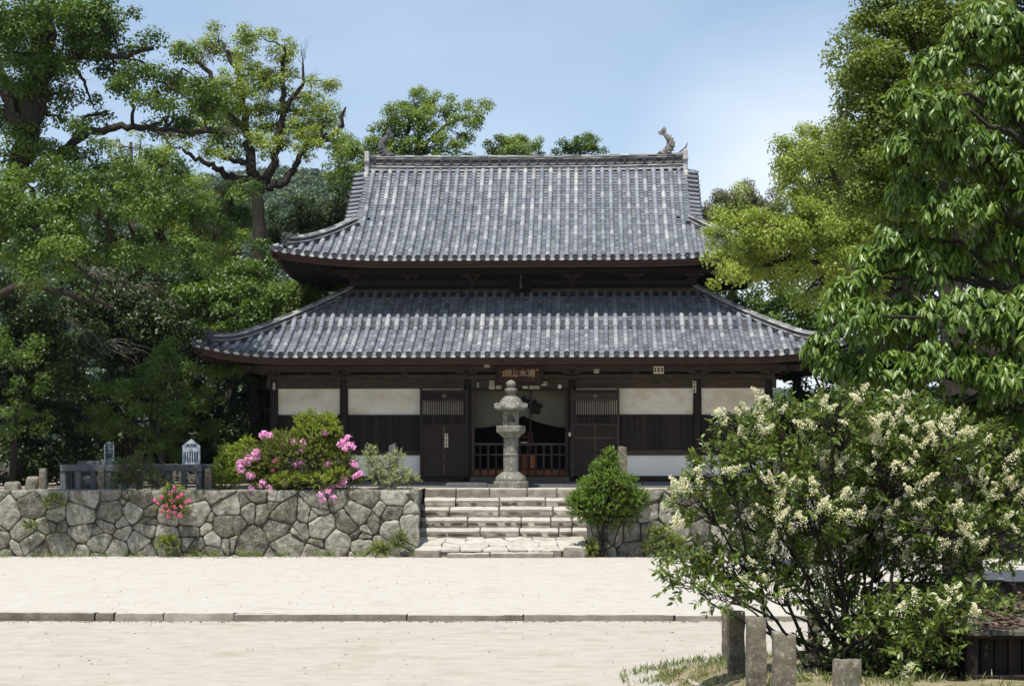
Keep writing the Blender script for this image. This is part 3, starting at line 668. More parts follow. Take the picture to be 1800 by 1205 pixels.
# eave boards, soffits and rafters
def eaves(parent, W, H0, lf, T, wall_d, board=(.10, .27), slope=.12, gap=.34, nm=''):
    n = 60; aa = np.linspace(-W+.03, W-.03, n)
    def hl(a, d=0): return H0+np.clip(1-((W-np.abs(a))+d)/lf[1], 0, 1)**2*lf[0]
    mb = MB()
    for (d0, d1, z0, z1) in ((.07, .13, -board[0]-.075, -.055), (.12, .22, -board[1], -board[0]-.07)):
        G = np.stack([T(aa, np.full(n, d), hl(aa)+z) for d, z in ((d1, z0), (d0, z0), (d0, z1), (d1, z1), (d1, z0))], 1); mb.grid(G, 0, .5, False, flip=False)
    mb.build('eave_board', WOODR, parent)
    mb = MB(); ds = np.linspace(.15, wall_d, 4)
    A, D = np.meshgrid(aa, ds, indexing='ij'); A = np.sign(A)*np.minimum(np.abs(A), W-D*.98)
    G = T(A, D, hl(A, D)-board[1]+.10+slope*D); mb.grid(G, 1, .5, False)
    m = int(2*W/gap)
    for k in range(m+1):
        a = -W+.12+k*(2*W-.24)/m; dm = min(wall_d, W-abs(a)+.05) if abs(a) > W-wall_d else wall_d
        if dm < .25: continue
        ds = np.linspace(.14, dm, 4); w_ = .035
        prof = [(-w_, 0), (-w_, .095), (w_, .095), (w_, 0), (-w_, 0)]
        G = np.stack([T(np.full(4, a+p), ds, hl(np.full(4, a), ds)-board[1]-.0+q+slope*ds) for p, q in prof], 1); mb.grid(G, 0, random.random(), False)
        mb.add(G[0][:4], [(0, 1, 2, 3)], 0)
    mb.build('rafters', [WOOD, WOODR], parent)
for T, W, hw in ((Tfront(-1.97), LWU, 1.95), (Tleft(LWU), LWV, 1.95), (Tright(LWU), LWV, 1.95), (Tback(11.77), LWU, 1.95)): eaves(lower, W, 3.77, LL, T, hw)
for T, W in ((Tfront(-.1), UWU), (Tleft(UWU), UWV), (Tright(UWU), UWV), (Tback(9.9), UWU)): eaves(upper, W, 6.72, UL, T, 2.15, slope=.10, gap=.30)

# foundation, columns, wall panels
mb = MB(); mb.rough(-8.0, 8.0, -.75, 10.6, -.3, .05, seg=.5, bevel=.03, amp=.01, rnd=.5)
x = -7.7
while x < 7.7:
    w_ = random.uniform(1.2, 2.2); e = min(x+w_, 7.7)
    if not (-2.4 < (x+e)/2 < 2.4 and False): mb.rough(x+.01, e-.01, -.42, .5, -.2, .15, seg=.1, bevel=.02, amp=.008, rnd=random.random(), seed=int(x*10)+500)
    x += w_
mb.rough(-1.75, 1.9, -1.10, -.40, -.2, .085, seg=.1, bevel=.03, amp=.01, rnd=.3, seed=520); mb.rough(-2.1, -.9, -1.15, -.3, -.2, .13, seg=.1, bevel=.03, amp=.01, rnd=.7, seed=521)
mb.build('foundation', GREYST, hall)
colx = [-7.28, -5.20, -1.53, 1.53, 5.20, 7.28]
sidev = [2.07, 4.9, 7.73]
def column(u, v, h0=.12, h1=3.30, r=.125):
    mb = MB(); mb.lathe([(r*1.0, h0), (r*1.03, h0+.6), (r, 2.2), (r*.93, h1)], (u, v, 0), 20, 0, random.random())
    mb.build('column', WOOD, hall)
for u in colx: column(u, 0); column(u, 9.8)
for sg in (-7.28, 7.28):
    for v in sidev: column(sg, v)
def part(name, m, *boxes, b=.008):
    for bx in boxes: mb = MB(); mb.bev(*bx, b, 0, random.random()); o = mb.build(name, m, hall)
    return o
def bay(ua, ub, vf, depthdir='u'):
    def bx(a0, a1, d0, d1, z0, z1):
        if depthdir == 'u': return (a0, a1, vf+d0, vf+d1, z0, z1)
        return (vf+d0, vf+d1, a0, a1, z0, z1) if vf > 0 else (vf-d1, vf-d0, a0, a1, z0, z1)
    a, b = ua+.10, ub-.10
    part('plaster_panel', PLAST, bx(a, b, .03, .10, 2.116, 2.893))
    part('plaster_panel', PLASTL, bx(a, b, .035, .10, .32, .928))
    mb = MB(); x = a; n = max(3, int((b-a)/.19)); w_ = (b-a)/n
    for k in range(n): mb.bev(*bx(a+k*w_+.002, a+(k+1)*w_-.002, .02+random.uniform(0, .008), .10, 1.08, 2.10), .006, 0, random.random())
    mb.build('board_panel', WOOD, hall)
    part('wall_rail', WOODH, bx(a, b, -.03, .11, .93, 1.085), bx(a, b, -.03, .11, .13, .31), bx(a, b, -.02, .11, 2.085, 2.116))
for a, b in zip(colx[:-1], colx[1:]):
    if a != -1.53: bay(a, b, 0)
    bay(a, b, 9.75)
for s_ in (-7.28, 7.28):
    vs = [0]+sidev+[9.8]
    for a, b in zip(vs[:-1], vs[1:]): bay(a, b, s_, 'v')
part('tie_beam', WOODH, (-7.5, 7.5, -.06, .16, 2.895, 3.155)); part('tie_beam', WOODH, (-7.45, 7.45, -.14, .14, 3.158, 3.30))
part('tie_beam', WOODH, (-7.5, 7.5, 9.7, 9.9, 2.895, 3.30))
part('tie_beam', WOODH, (-7.38, -7.16, .2, 9.6, 2.895, 3.28)); part('tie_beam', WOODH, (7.16, 7.38, .2, 9.6, 2.895, 3.28))
part('upper_wall', WOOD, (-7.2, 7.2, .02, .08, 3.30, 4.2), (-7.25, -7.18, .1, 9.7, 3.28, 4.2), (7.18, 7.25, .1, 9.7, 3.28, 4.2), (-7.2, 7.2, 9.72, 9.78, 3.3, 4.2))
part('purlin', WOODH, (-8.2, 8.2, -.66, -.50, 3.36, 3.545)); part('purlin', WOODH, (-8.0, 8.0, -.14, .10, 3.44, 3.60))
for s_ in (-1, 1): part('purlin', WOODH, (min(s_*7.78, s_*7.94), max(s_*7.78, s_*7.94), -.9, 10.7, 3.36, 3.545))
for u in colx:                                  # bearing blocks and bracket arms on the columns
    mb = MB()
    mb.bev(u-.17, u+.17, -.19, .15, 3.31, 3.42, .02, 0, .8); mb.bev(u-.12, u+.12, -.14, .12, 3.22, 3.31, .03, 0, .6)
    mb.bev(u-.06, u+.06, -.80, .1, 3.24, 3.36, .03, 0, .4); mb.bev(u-.42, u+.42, -.13, .05, 3.42, 3.52, .03, 0, .6)
    mb.bev(u-.10, u+.10, -.70, -.46, 3.28, 3.362, .02, 0, .9); mb.bev(u-.30, u+.30, -.645, -.515, 3.30, 3.365, .02, 0, .9)
    mb.build('bracket', WOODH, hall)
for u in (-3.4, 3.4, -6.25, 6.25, 0):
    part('strut', WOODH, (u-.09, u+.09, -.16, .05, 3.30, 3.44))
# upper storey
mb = MB(); mb.bev(-5.2, 5.2, 2.02, 2.12, 5.6, 6.9, .01, 0, .2); mb.bev(-5.25, -5.15, 2.1, 7.7, 5.6, 6.9, .01); mb.bev(5.15, 5.25, 2.1, 7.7, 5.6, 6.9, .01); mb.bev(-5.2, 5.2, 7.68, 7.78, 5.6, 6.9)
mb.build('upper_storey_wall', WOOD, hall)
part('upper_beam', WOODH, (-5.42, -.36, 1.78, 1.98, 5.86, 6.0), (.30, 5.42, 1.78, 1.98, 5.86, 6.0)); part('upper_beam', WOODH, (-5.3, 5.3, 1.92, 2.03, 6.12, 6.28)); part('upper_beam', WOODH, (-5.9, 5.9, 1.35, 1.52, 6.40, 6.56))
part('upper_beam', WOODH, (-5.5, 5.5, 1.60, 2.0, 5.76, 5.80))
for u in (-5.2, -1.53, 1.53, 5.2, -3.4, 3.4):
    mb = MB()
    if abs(u) not in (3.4,): mb.lathe([(.11, 5.7), (.11, 6.35)], (u, 2.0, 0), 14)
    mb.bev(u-.16, u+.16, 1.85, 2.05, 6.28, 6.38, .02, 0, .8); mb.bev(u-.06, u+.06, 1.30, 2.0, 6.28, 6.40, .03); mb.bev(u-.28, u+.28, 1.37, 1.50, 6.33, 6.40, .02, 0, .8)
    mb.build('bracket', WOODH, hall)
part('beam_gap_box', BLACK, (-.36, .28, 1.72, 1.80, 5.75, 6.42))  # solid black box in the break of the upper beam
mb = MB(); mb.tube([(-.03, 1.62, 6.45), (-.03, 1.62, 6.12)], .014, n=6)
for k in range(9): mb.tube([(-.03+random.uniform(-.03, .03), 1.62, 6.42-k*.04), (-.03+random.uniform(-.05, .05), 1.60, 6.39-k*.04)], [.02, .006], n=5)
mb.tube([(-.03, 1.62, 6.12), (-.03, 1.62, 6.00)], [.03, .055], n=8); mb.build('hanging_ornament', GREYST, hall)
# interior
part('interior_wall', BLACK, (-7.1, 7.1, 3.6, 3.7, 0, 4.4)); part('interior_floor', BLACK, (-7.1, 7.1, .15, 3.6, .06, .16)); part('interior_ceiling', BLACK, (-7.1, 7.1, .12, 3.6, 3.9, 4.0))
part('threshold', WOODG, (-1.45, 1.45, -.16, .10, .15, .29)); part('lintel', WOODH, (-1.45, 1.45, -.05, .14, 2.82, 2.894))
for s_ in (-1, 1): part('door_jamb', WOODH, (min(s_*1.41, s_*1.36)-.03, max(s_*1.41, s_*1.36)+.03, -.06, .08, .29, 2.82))
# open double doors folded back against the side bays
def leaf(s_):
    root = MB(); a0, a1 = 1.50, 2.92; v = -.235; y0, y1 = v-.03, v+.03
    def X(a, b): return (min(s_*a, s_*b), max(s_*a, s_*b))
    def B(mb, a, b, z0, z1, t=0, bb=.006): x0, x1 = X(a, b); mb.bev(x0, x1, y0-t, y1+t, z0, z1, bb, 0, random.random())
    zb, zt = .30, 2.84
    B(root, a0, a0+.10, zb, zt, .012); B(root, a1-.075, a1, zb-.04, zt+.08, .02)
    B(root, a0+.1, a1-.075, zt-.09, zt, .008); B(root, a0+.1, a1-.075, 2.52, 2.585, .008); B(root, a0+.1, a1-.075, 1.80, 1.86, .008)
    for z in (1.40, .98, .66): B(root, a0+.1, a1-.075, z, z+.07, .006)
    B(root, a0+.1, a1-.075, zb, zb+.07, .006); B(root, a0+.10, a1-.075, 2.585, 2.75, -.015)
    m_ = (a0+a1)/2
    B(root, m_-.04, m_+.04, zb+.07, 1.80, .004); B(root, a0+.1, a1-.075, zb+.05, 1.82, -.018)
    o = root.build('door_leaf', WOODH, hall)
    mb = MB(); n = 19
    for k in range(n):
        c = a0+.14+(a1-.075-a0-.18)*k/(n-1); x0, x1 = X(c-.016, c+.016); mb.bev(x0, x1, v-.02, v+.02, 1.86, 2.52, .004, 0, random.random())
    mb.build('lattice', WOODH, o)
    mb = MB(); c = s_*(m_); mb.tube([(c, v-.01, 2.665), (c, v-.05, 2.665)], [.075, .06], n=14); mb.build('boss', WOODG, o)
    return o
dl = leaf(-1); dr = leaf(1)
# low lattice gate in the doorway
mb = MB(); y0, y1 = -.02, .04
n = 13
for k in range(n):
    x = -1.40+k*2.80/(n-1); mb.bev(x-.028, x+.028, y0, y1, .30, 1.26, .005, 0, random.random())
for z0, z1 in ((.30, .345), (.50, .545), (.92, .965), (1.22, 1.29)): mb.bev(-1.42, 1.42, y0-.006, y1+.006, z0, z1, .005, 0, random.random())
lg = mb.build('lattice_gate', WOODH, hall)
mb = MB()
for k in range(n-1):
    x = -1.40+k*2.80/(n-1); mb.box(x+.03, x+.20, .045, .06, .345, .50, 0, random.random())
mb.box(.305, .44, .045, .06, .545, .92, 0, .9); mb.box(.06, .20, .045, .06, .545, .92, 0, .0)
mb.build('gate_panel', ORANGE, lg)
mb = MB()
for x in (-.02, .11, .24, .36): mb.bev(x-.02, x+.02, .35, .39, 1.2, 1.62, .004)
for z in (1.30, 1.45, 1.60): mb.bev(-.04, .38, .345, .395, z, z+.03, .004)
mb.build('offertory_lattice', WOODR, hall)
part('curtain_pole', WOODR, (.27, .315, .60, .64, .16, 3.0))
part('papers', PAPER, (.03, .22, -.06, .06, 1.292, 1.31))

# curtain: hangs in the doorway, tied up in the middle
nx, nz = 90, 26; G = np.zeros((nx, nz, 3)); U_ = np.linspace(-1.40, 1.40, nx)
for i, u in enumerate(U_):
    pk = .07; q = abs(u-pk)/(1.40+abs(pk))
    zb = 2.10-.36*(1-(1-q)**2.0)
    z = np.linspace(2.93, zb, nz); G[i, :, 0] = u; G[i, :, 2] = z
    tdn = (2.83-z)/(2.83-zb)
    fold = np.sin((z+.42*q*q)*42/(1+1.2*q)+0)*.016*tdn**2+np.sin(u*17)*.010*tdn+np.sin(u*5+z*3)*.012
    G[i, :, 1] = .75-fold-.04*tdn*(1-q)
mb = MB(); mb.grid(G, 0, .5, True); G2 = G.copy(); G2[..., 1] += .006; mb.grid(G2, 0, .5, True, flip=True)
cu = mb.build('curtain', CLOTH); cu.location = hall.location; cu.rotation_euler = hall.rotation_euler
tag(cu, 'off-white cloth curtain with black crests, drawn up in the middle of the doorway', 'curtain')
def crest(u0, z0, R0):
    mb = MB()
    for k in range(5):
        a = math.pi/2+k*2*math.pi/5
        for rr, q in ((.40, .62), (.30, .95)):
            c = (u0+math.cos(a)*R0*q*.72, z0+math.sin(a)*R0*q*.72); th = np.linspace(0, 2*math.pi, 15)[:-1]
            mb.add([(c[0]+R0*rr*math.cos(t), 0.685-.002*k, c[1]+R0*rr*math.sin(t)) for t in th], [tuple(range(14))])
    th = np.linspace(0, 2*math.pi, 15)[:-1]; mb.add([(u0+R0*.4*math.cos(t), .672, z0+R0*.4*math.sin(t)) for t in th], [tuple(range(14))])
    mb.build('crest', CREST, cu)
crest(.09, 2.50, .20); crest(.42, 2.34, .24)
# name plaque
pl = thing('name_plaque', (.23, 50.2-.72, ZT+3.2), 'dark wooden plaque with gilt characters hung over the doorway', 'plaque', rz=R_(-2.5))
mb = MB(); mb.bev(-.62, .60, -.03, .03, -.17, .30, .01); mb.build('board', WOODR, pl)
mb = MB(); mb.bev(-.70, -.62, -.05, .04, -.22, .36, .02); mb.bev(.60, .68, -.05, .04, -.22, .36, .02); mb.bev(-.62, .60, -.05, .04, .30, .36, .02); mb.bev(-.62, .60, -.05, .04, -.22, -.17, .02); mb.build('frame', WOODH, pl)
for ch, x in (('清', .33), ('水', .09), ('山', -.17)): text(ch, .245, GOLD, pl, (x, -.036, .085), name='character', bold=.006)
text('都\n督', .115, GOLD, pl, (-.375, -.036, .10), name='signature', bold=.003); text('書\n之', .115, GOLD, pl, (-.29, -.036, .10), name='signature', bold=.003)
mb = MB(); mb.bev(-.50, -.44, -.04, -.03, .10, .16, .005); mb.bev(-.50, -.44, -.04, -.03, .01, .07, .005); mb.tube([(.51, -.03, .20), (.51, -.04, .20)], [.03, .03], n=12); mb.build('seal', GOLD, pl)
# pasted votive slips (paper with brushed marks)
def slip(px, py, wpx, hpx, vv, fr=.0, vert=False, ink=True, body=None):
    th = R_(2.5); v = vv; u = ((px-900)/60-.23)/1; D = 50.2+v-u*math.sin(th); s = 3000/D; u = (px-900)/s-.23-v*math.sin(th); h = (800-py)/s+.92; w_ = wpx/s; hh = hpx/s
    mb = MB(); mb.bev(u-w_/2, u+w_/2, v-.006, v, h-hh/2, h+hh/2, .001, 0, random.random()); o = mb.build('votive_slip', PAPER, hall)
    if ink:
        mb = MB(); n = 3
        for k in range(n):                       # one stroke group per character
            cx = (u, u-w_/2+(k+.5)*w_/n)[0 if vert else 1]; cz = (h-hh/2+(k+.5)*hh/n) if vert else h
            q = (w_*.62 if vert else w_/n*.72)/2; r = (hh/n*.78 if vert else hh*.62)/2
            mb.box(cx-q, cx+q, v-.009, v-.007, cz+r*.35, cz+r*.9); mb.box(cx-q*.3, cx+q*.35, v-.009, v-.0075, cz-r*.9, cz+r*.9); mb.box(cx-q, cx+q*.9, v-.009, v-.007, cz-r*.7, cz-r*.15)
        mb.build('brushwork', INK, o)
    return o
for a in ((864.5, 672.5, 9, 7, -.145), (864.5, 680.5, 10, 6, -.145), (876.5, 680.3, 9.5, 5.5, -.145), (934, 680.5, 8, 5.5, -.145), (943.5, 680.3, 10, 5.5, -.145), (956.5, 674, 10, 6.5, -.145), (856, 643, 10, 5, -.665), (1048.5, 652, 9.5, 6.5, -.665)): slip(*a)
slip(1158, 650, 18, 13, -.665); slip(1221, 679.5, 6, 20.5, -.15, vert=True); slip(481.3, 678.5, 4, 12, -.13, vert=True); slip(784.5, 773.5, 6, 24, -.29, vert=True)
slip(1001.5, 763, 3.5, 6.5, -.30, ink=False); slip(984, 679, 6, 7, -.145, ink=False); slip(840, 676.5, 3, 9, -.15, vert=True); slip(923, 680.3, 9, 5, -.145, ink=False)
# ------------------------------------------------------------------ stone lantern
LX, LY = -.03, 48.2
lan = thing('stone_lantern', (LX, LY, ZT), 'tall granite stone lantern with hexagonal curled roof in front of the doorway', 'stone lantern')
LO = (LX, LY, ZT)
def hexr(amt, ph=0): return lambda r, z, th: (r*(1+amt*(np.cos(np.mod(th+ph, math.pi/3)-math.pi/6)**-1-1)), z+0*th)
def rgh(mb, amp=.006, s=9):
    for i in range(len(mb.V)): mb.V[i] = mb.V[i]+(vn(mb.V[i], s, 1)[:, None]*amp+vn(mb.V[i], s*2.6, 2)[:, None]*amp*.5)*np.array([1, 1, .4])
    return mb
def ring(a, b, n): return [(a[0]+(b[0]-a[0])*k/n, a[1]+(b[1]-a[1])*k/n) for k in range(n)]
mb = MB(); mb.lathe([(.01, -.1)]+ring((.44, -.1), (.44, .17), 6)+[(.44, .17), (.42, .195), (.3, .2)], LO, 48, fn=hexr(.8)); rgh(mb, .008).build('plinth', LANT, lan, LO)
def petals(n, amt): return lambda r, z, th: (r*(1+amt*np.abs(np.cos(th*n/2))-amt*.5), z)
mb = MB(); mb.lathe([(.40, .18), (.415, .22), (.41, .28), (.37, .34), (.31, .39), (.26, .43), (.24, .455), (.1, .46)], LO, 72, fn=petals(8, .10)); rgh(mb, .006).build('lotus_base', LANT, lan, LO)
mb = MB(); mb.lathe([(.1, .44), (.215, .445)]+ring((.215, .45), (.212, .90), 7)+[(.212, .92), (.222, .925), (.222, .95), (.212, .955)]+ring((.21, .96), (.208, 1.42), 7)+[(.208, 1.43), (.1, 1.43)], LO, 40)
rgh(mb, .004).build('shaft', LANT, lan, LO)
mb = MB(); mb.lathe([(.1, 1.42), (.22, 1.425), (.24, 1.45), (.29, 1.50), (.345, 1.55), (.35, 1.575)], LO, 72, fn=petals(12, .07)); mb.lathe([(.30, 1.57), (.365, 1.575)]+ring((.37, 1.58), (.37, 1.74), 4)+[(.37, 1.745), (.36, 1.76), (.1, 1.765)], LO, 48, fn=hexr(.8))
rgh(mb, .006).build('platform', LANT, lan, LO)
# fire box: four corner posts and arched openings
mb = MB(); hw = .222; z0, z1 = 1.76, 2.20
def pane(mb, axis, sg):
    nA = 14; ang = np.linspace(0, math.pi, nA); r = .105; cz = 1.975; zb = 1.875
    arch = [(r, zb)]+[(r*math.cos(a), cz+r*1.0*math.sin(a)*.85) for a in ang]+[(-r, zb)]
    outer = [(hw, zb)]+[(hw if a < .8 else (-hw if a > math.pi-.8 else hw*math.cos(a)/math.cos(.8)), min(z1, cz+.3*math.sin(a)) if .8 < a < math.pi-.8 else cz+(z1-cz)*min(1, (a if a < 1 else math.pi-a)/.8)) for a in ang]+[(-hw, zb)]
    for t in (hw, hw-.06):
        V = [(a, b) for a, b in arch]+[(a, b) for a, b in outer]; n = len(arch)
        W = [(a, sg*t, b) if axis else (sg*t, a, b) for a, b in V]
        mb.add(np.array(W)+np.array(LO), [(k, k+1, n+k+1, n+k) for k in range(n-1)])
    W = [((a, sg*t, b) if axis else (sg*t, a, b)) for t in (hw, hw-.06) for a, b in arch]; n = len(arch)
    mb.add(np.array(W)+np.array(LO), [(k, n+k, n+k+1, k+1) for k in range(n-1)])
for ax in (0, 1):
    for sg in (-1, 1): pane(mb, ax, sg)
mb.bev(LX-hw-.002, LX+hw+.002, LY-hw-.002, LY+hw+.002, ZT+1.76, ZT+1.876, .01); mb.bev(LX-hw+.004, LX+hw-.004, LY-hw+.004, LY+hw-.004, ZT+2.18, ZT+2.22, .01)
mb.build('fire_box', LANT, lan, LO)
def caps(r, z, th):
    c = np.abs(np.cos(3*th+0)); k = np.clip((r-.28)/.2, 0, 1); return r*(1+k*.10*(c**3)), z+k*.05*c**4
mb = MB(); mb.lathe([(.1, 2.19), (.34, 2.195), (.41, 2.20), (.43, 2.225), (.425, 2.27), (.40, 2.30), (.345, 2.34), (.315, 2.42), (.275, 2.50), (.20, 2.565), (.12, 2.60), (.06, 2.61)], LO, 72, fn=caps)
for k in range(6):                               # curled corner scrolls
    a = k*math.pi/3; d = np.array([math.cos(a), math.sin(a), 0]); q = np.array(LO)
    pts = [q+d*r_+np.array([0, 0, z]) for r_, z in ((.28, 2.32), (.34, 2.285), (.39, 2.265), (.425, 2.30), (.42, 2.35), (.385, 2.37), (.36, 2.35))]
    mb.tube(pts, [.04, .06, .07, .07, .062, .05, .035], n=10)
    mb.tube([q+d*.30+np.array([0, 0, 2.36]), q+d*.24+np.array([0, 0, 2.50]), q+d*.12+np.array([0, 0, 2.59])], [.032, .03, .02], n=6)
rgh(mb, .010, 7).build('roof', LANT, lan, LO)
mb = MB(); mb.lathe([(.10, 2.59), (.115, 2.62), (.105, 2.65), (.15, 2.70), (.168, 2.76), (.168, 2.80), (.12, 2.815), (.09, 2.83), (.118, 2.86), (.142, 2.92), (.13, 2.98), (.085, 3.02), (.04, 3.04), (.005, 3.05)], LO, 40, fn=lambda r, z, th: (r*(1+.05*np.abs(np.cos(4*th))*((z > 2.66)&(z < 2.81))), z))
rgh(mb, .005).build('finial', LANT, lan, LO)

# ------------------------------------------------------------------ stone fence, boards and steles on the terrace
def stele(name, px0, px1, ytop, ybot, D, m, label, cat, group=None, depth=None, amp=.02, slope=0.0, seed=1, ybase=None):
    s = F/D; X0, X1 = (px0-900)/s, (px1-900)/s; zt = (800-ytop)/s; zb = (800-(ybot))/s; w_ = X1-X0; dp = depth or w_*.9
    mb = MB()
    def tf(G):
        G = G.copy(); top = np.clip((G[..., 2]-(zt-.2))/.2, 0, 1); G[..., 2] += top*slope*(G[..., 0]-(X0+X1)/2); return G
    mb.rough(X0, X1, D-dp/2, D+dp/2, zb-.12, zt, seg=.035 if D < 30 else .06, bevel=.015, amp=amp, seed=seed, tf=tf, ns=9)
    o = mb.build(name, m, org=((X0+X1)/2, D, zb)); return tag(o, label, cat, group)
FG = 'squat granite posts along the wall top left of the hall'
for k, (a, b, t_, lb) in enumerate(((70, 82.5, 822, 'brown granite post standing apart left of the grey stone fence'), (173, 184.5, 823.5, 'brown granite post before the fence below the narrow sign board'),
                   (270, 281, 825, 'brown granite post in front of the fence, half behind the trailing shrub'), (361, 372.5, 822, 'brown granite post at the right corner of the grey stone fence'))):
    stele('granite_post', a, b, t_, 861, 45.35, POSTM, lb, 'post', FG, seed=600+k, amp=.008)
fe = thing('stone_fence', ((232-900)/65.2, 46.1, ZT), 'low grey granite fence of square uprights and a flat top rail', 'stone fence')
FO = tuple(fe.location)
xa, xb = (107-900)/65.2, (356-900)/65.2
for nm, y in (('f', 46.0), ('b', 48.1)):
    mb = MB(); mb.rough(xa, xb, y-.09, y+.09, ZT+.50, ZT+.675, seg=.12, bevel=.01, amp=.004, seed=int(y*10)); mb.build('rail', GREYST, fe, FO)
    n = 10
    for k in range(n):
        x = xa+.07+k*(xb-xa-.16)/(n-1); mb = MB(); mb.rough(x-.075, x+.075, y-.06, y+.06, ZT-.05, ZT+.50, seg=.12, bevel=.01, amp=.003, seed=650+k, rnd=random.random()); mb.build('upright', GREYST, fe, FO)
for x in (xa+.08, xb-.06):
    mb = MB(); mb.rough(x-.09, x+.10, 46.12, 48.0, ZT+.49, ZT+.66, seg=.12, bevel=.01, amp=.004, seed=9); mb.build('rail', GREYST, fe, FO)
    for k in range(5):
        y = 46.35+k*.36; mb = MB(); mb.rough(x-.06, x+.06, y-.07, y+.07, ZT-.05, ZT+.49, seg=.12, bevel=.01, amp=.003, seed=670+k); mb.build('upright', GREYST, fe, FO)
mb = MB(); q = P(172, 860, 47.1); q[2] = ZT; mb.lathe([(.01, 0), (.55, 0), (.56, .34), (.5, .37), (.5, .40), (.55, .42), (.55, .74), (.52, .77), (.06, .78), (.05, .72), (.01, .72)], q, 36)
tag(rgh(mb, .008, 5).build('millstone', GREYST, org=q), 'old round millstone of two stacked discs inside the stone fence', 'millstone')
mb = MB(); q = P(330, 850, 47.4); q[2] = ZT
def board_sign(px0, px1, ypk, ysh, ybt, D, label, fn):
    s = F/D; X0, X1 = (px0-900)/s, (px1-900)/s; xm = (X0+X1)/2; org = (xm, D, ZT)
    t = thing('sign_board', org, label, 'sign')
    mb = MB(); z = [(800-y)/s for y in (ybt, ysh, ypk)]
    pr = [(X0, z[0]), (X1, z[0]), (X1, z[1]), (xm, z[2]), (X0, z[1])]
    V = [(a, D+y, b) for y in (-.02, .02) for a, b in pr]; mb.add(V, [(0, 1, 2, 3, 4), (9, 8, 7, 6, 5)]+[(k, 5+k, 5+(k+1) % 5, (k+1) % 5) for k in range(5)])
    mb.build('board', SIGNM, t, org)
    for xx in (X0+.05, X1-.05): mb = MB(); mb.bev(xx-.03, xx+.03, D+.022, D+.07, ZT-.1, z[1]-.02, .005); mb.build('post', WOODG, t, org)
    fn(t, s, org, X0, X1, z); return t
def sg1(t, s, org, X0, X1, z):
    text('碾\n磑', .235, INK, t, (.01, -.024, z[1]-.19-ZT), name='lettering', bold=.006)
    text('て\nん\nが\nい', .075, INK, t, (.035, -.024, z[0]+.14-ZT), name='lettering', bold=.002); text('観\n世\n音\n寺', .07, INK, t, (-.055, -.024, z[0]+.13-ZT), name='lettering', bold=.002)
board_sign(183, 200.5, 775, 781, 816, 48.4, 'narrow pale sign board with two large black characters behind the fence', sg1)
def sg2(t, s, org, X0, X1, z):
    text('天平石', .095, INK, t, (0, -.024, z[1]-.0-ZT), name='lettering', bold=.003)
    body = ['当', '寺', 'の', '石', '臼', 'は', '古', 'く']
    for c in range(6): text('\n'.join(random.choice('寺石臼古奈良時代大宝造鬼瓦堂観音'.replace('', '')) for _ in range(9)), .040, INK, t, (-.17+.068*c, -.024, (z[0]+z[1])/2-.03-ZT), name='lettering', bold=.001)
board_sign(320.5, 352, 771, 783, 818, 48.4, 'wide pale sign board covered in small columns of writing behind the fence', sg2)
stele('stone_stele', 683.5, 696, 780, 858, 46.2, GREYST, 'slender grey stone stele with slanted top behind the pale feathery shrub', 'stone stele', slope=.5, amp=.01, seed=701)
stele('stone_stele', 675, 683, 838, 858, 46.4, GREYST, 'short dark stone post beside the slender stele left of the steps', 'stone stele', amp=.006, seed=702)
stele('stone_stele', 1087, 1101.5, 785, 857, 46.6, POSTM, 'rough-hewn lichened stone stele right of the open door leaf', 'stone stele', amp=.025, seed=703)
stele('stone_stele', 1198, 1207, 822, 857, 45.6, GREYST, 'small plain stone marker above the boulder wall near the white blossoms', 'stone stele', amp=.004, seed=704)
mb = MB(); xk = (378-900)/65; k = 0
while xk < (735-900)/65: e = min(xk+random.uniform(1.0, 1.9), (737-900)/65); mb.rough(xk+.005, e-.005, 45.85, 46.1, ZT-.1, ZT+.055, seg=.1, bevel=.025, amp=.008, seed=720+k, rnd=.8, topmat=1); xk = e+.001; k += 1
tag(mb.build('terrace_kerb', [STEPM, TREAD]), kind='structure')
for k, (a, b, t_, D, lb) in enumerate(((10, 36, 846, 45.8, 'low dark rounded rock at the far left end of the wall top'), (46, 68, 838, 46.6, 'taller dark rock under the trees left of the lone post'))):
    s = F/D; mb = MB(); mb.rough((a-900)/s, (b-900)/s, D-.2, D+.25, ZT-.1, (800-t_)/s, seg=.06, bevel=.12, amp=.05, seed=730+k, ns=4); tag(mb.build('garden_rock', STONE, org=((a-900)/s, D, ZT)), lb, 'rock')

# ------------------------------------------------------------------ granite bollards at the grassy bank
BG = 'granite bollards on the grassy bank'
def bollard(x0, x1, ytop, D, label, rz=0, seed=0, slope=0, notch=0, lean=0):
    s = F/D; w_ = (x1-x0)/s*(1 if rz == 0 else .74); X = ((x0+x1)/2-900)/s; zt = (800-ytop)/s; zb = float(zg(X, D)); h = zt-zb
    mb = MB()
    def tf(G):
        G = G.copy(); top = np.clip((G[..., 2]-(h-.12))/.12, 0, 1)
        G[..., 2] += top*(slope*G[..., 0]-notch*np.exp(-((G[..., 0]-.02)/.022)**2)+.006*vn(G, 25, seed)); G[..., 0] += lean*G[..., 2]; return G
    mb.rough(-w_/2, w_/2, -w_*.48, w_*.48, -.3, h, seg=.014, bevel=.008, amp=.006, seed=seed, tf=tf, ns=12)
    mb_ = mb; o = mb_.build('stone_bollard', POSTM); o.location = (X, D, zb); o.rotation_euler = (0, 0, R_(rz)); return tag(o, label, 'bollard', BG)
bollard(1269.5, 1289, 1066, 16.8, 'furthest pale bollard, half hidden behind the leaf-shadowed one', seed=801)
bollard(1280, 1308, 1072, 14.5, 'grey bollard striped with leaf shadows, under the overhanging twigs', seed=802)
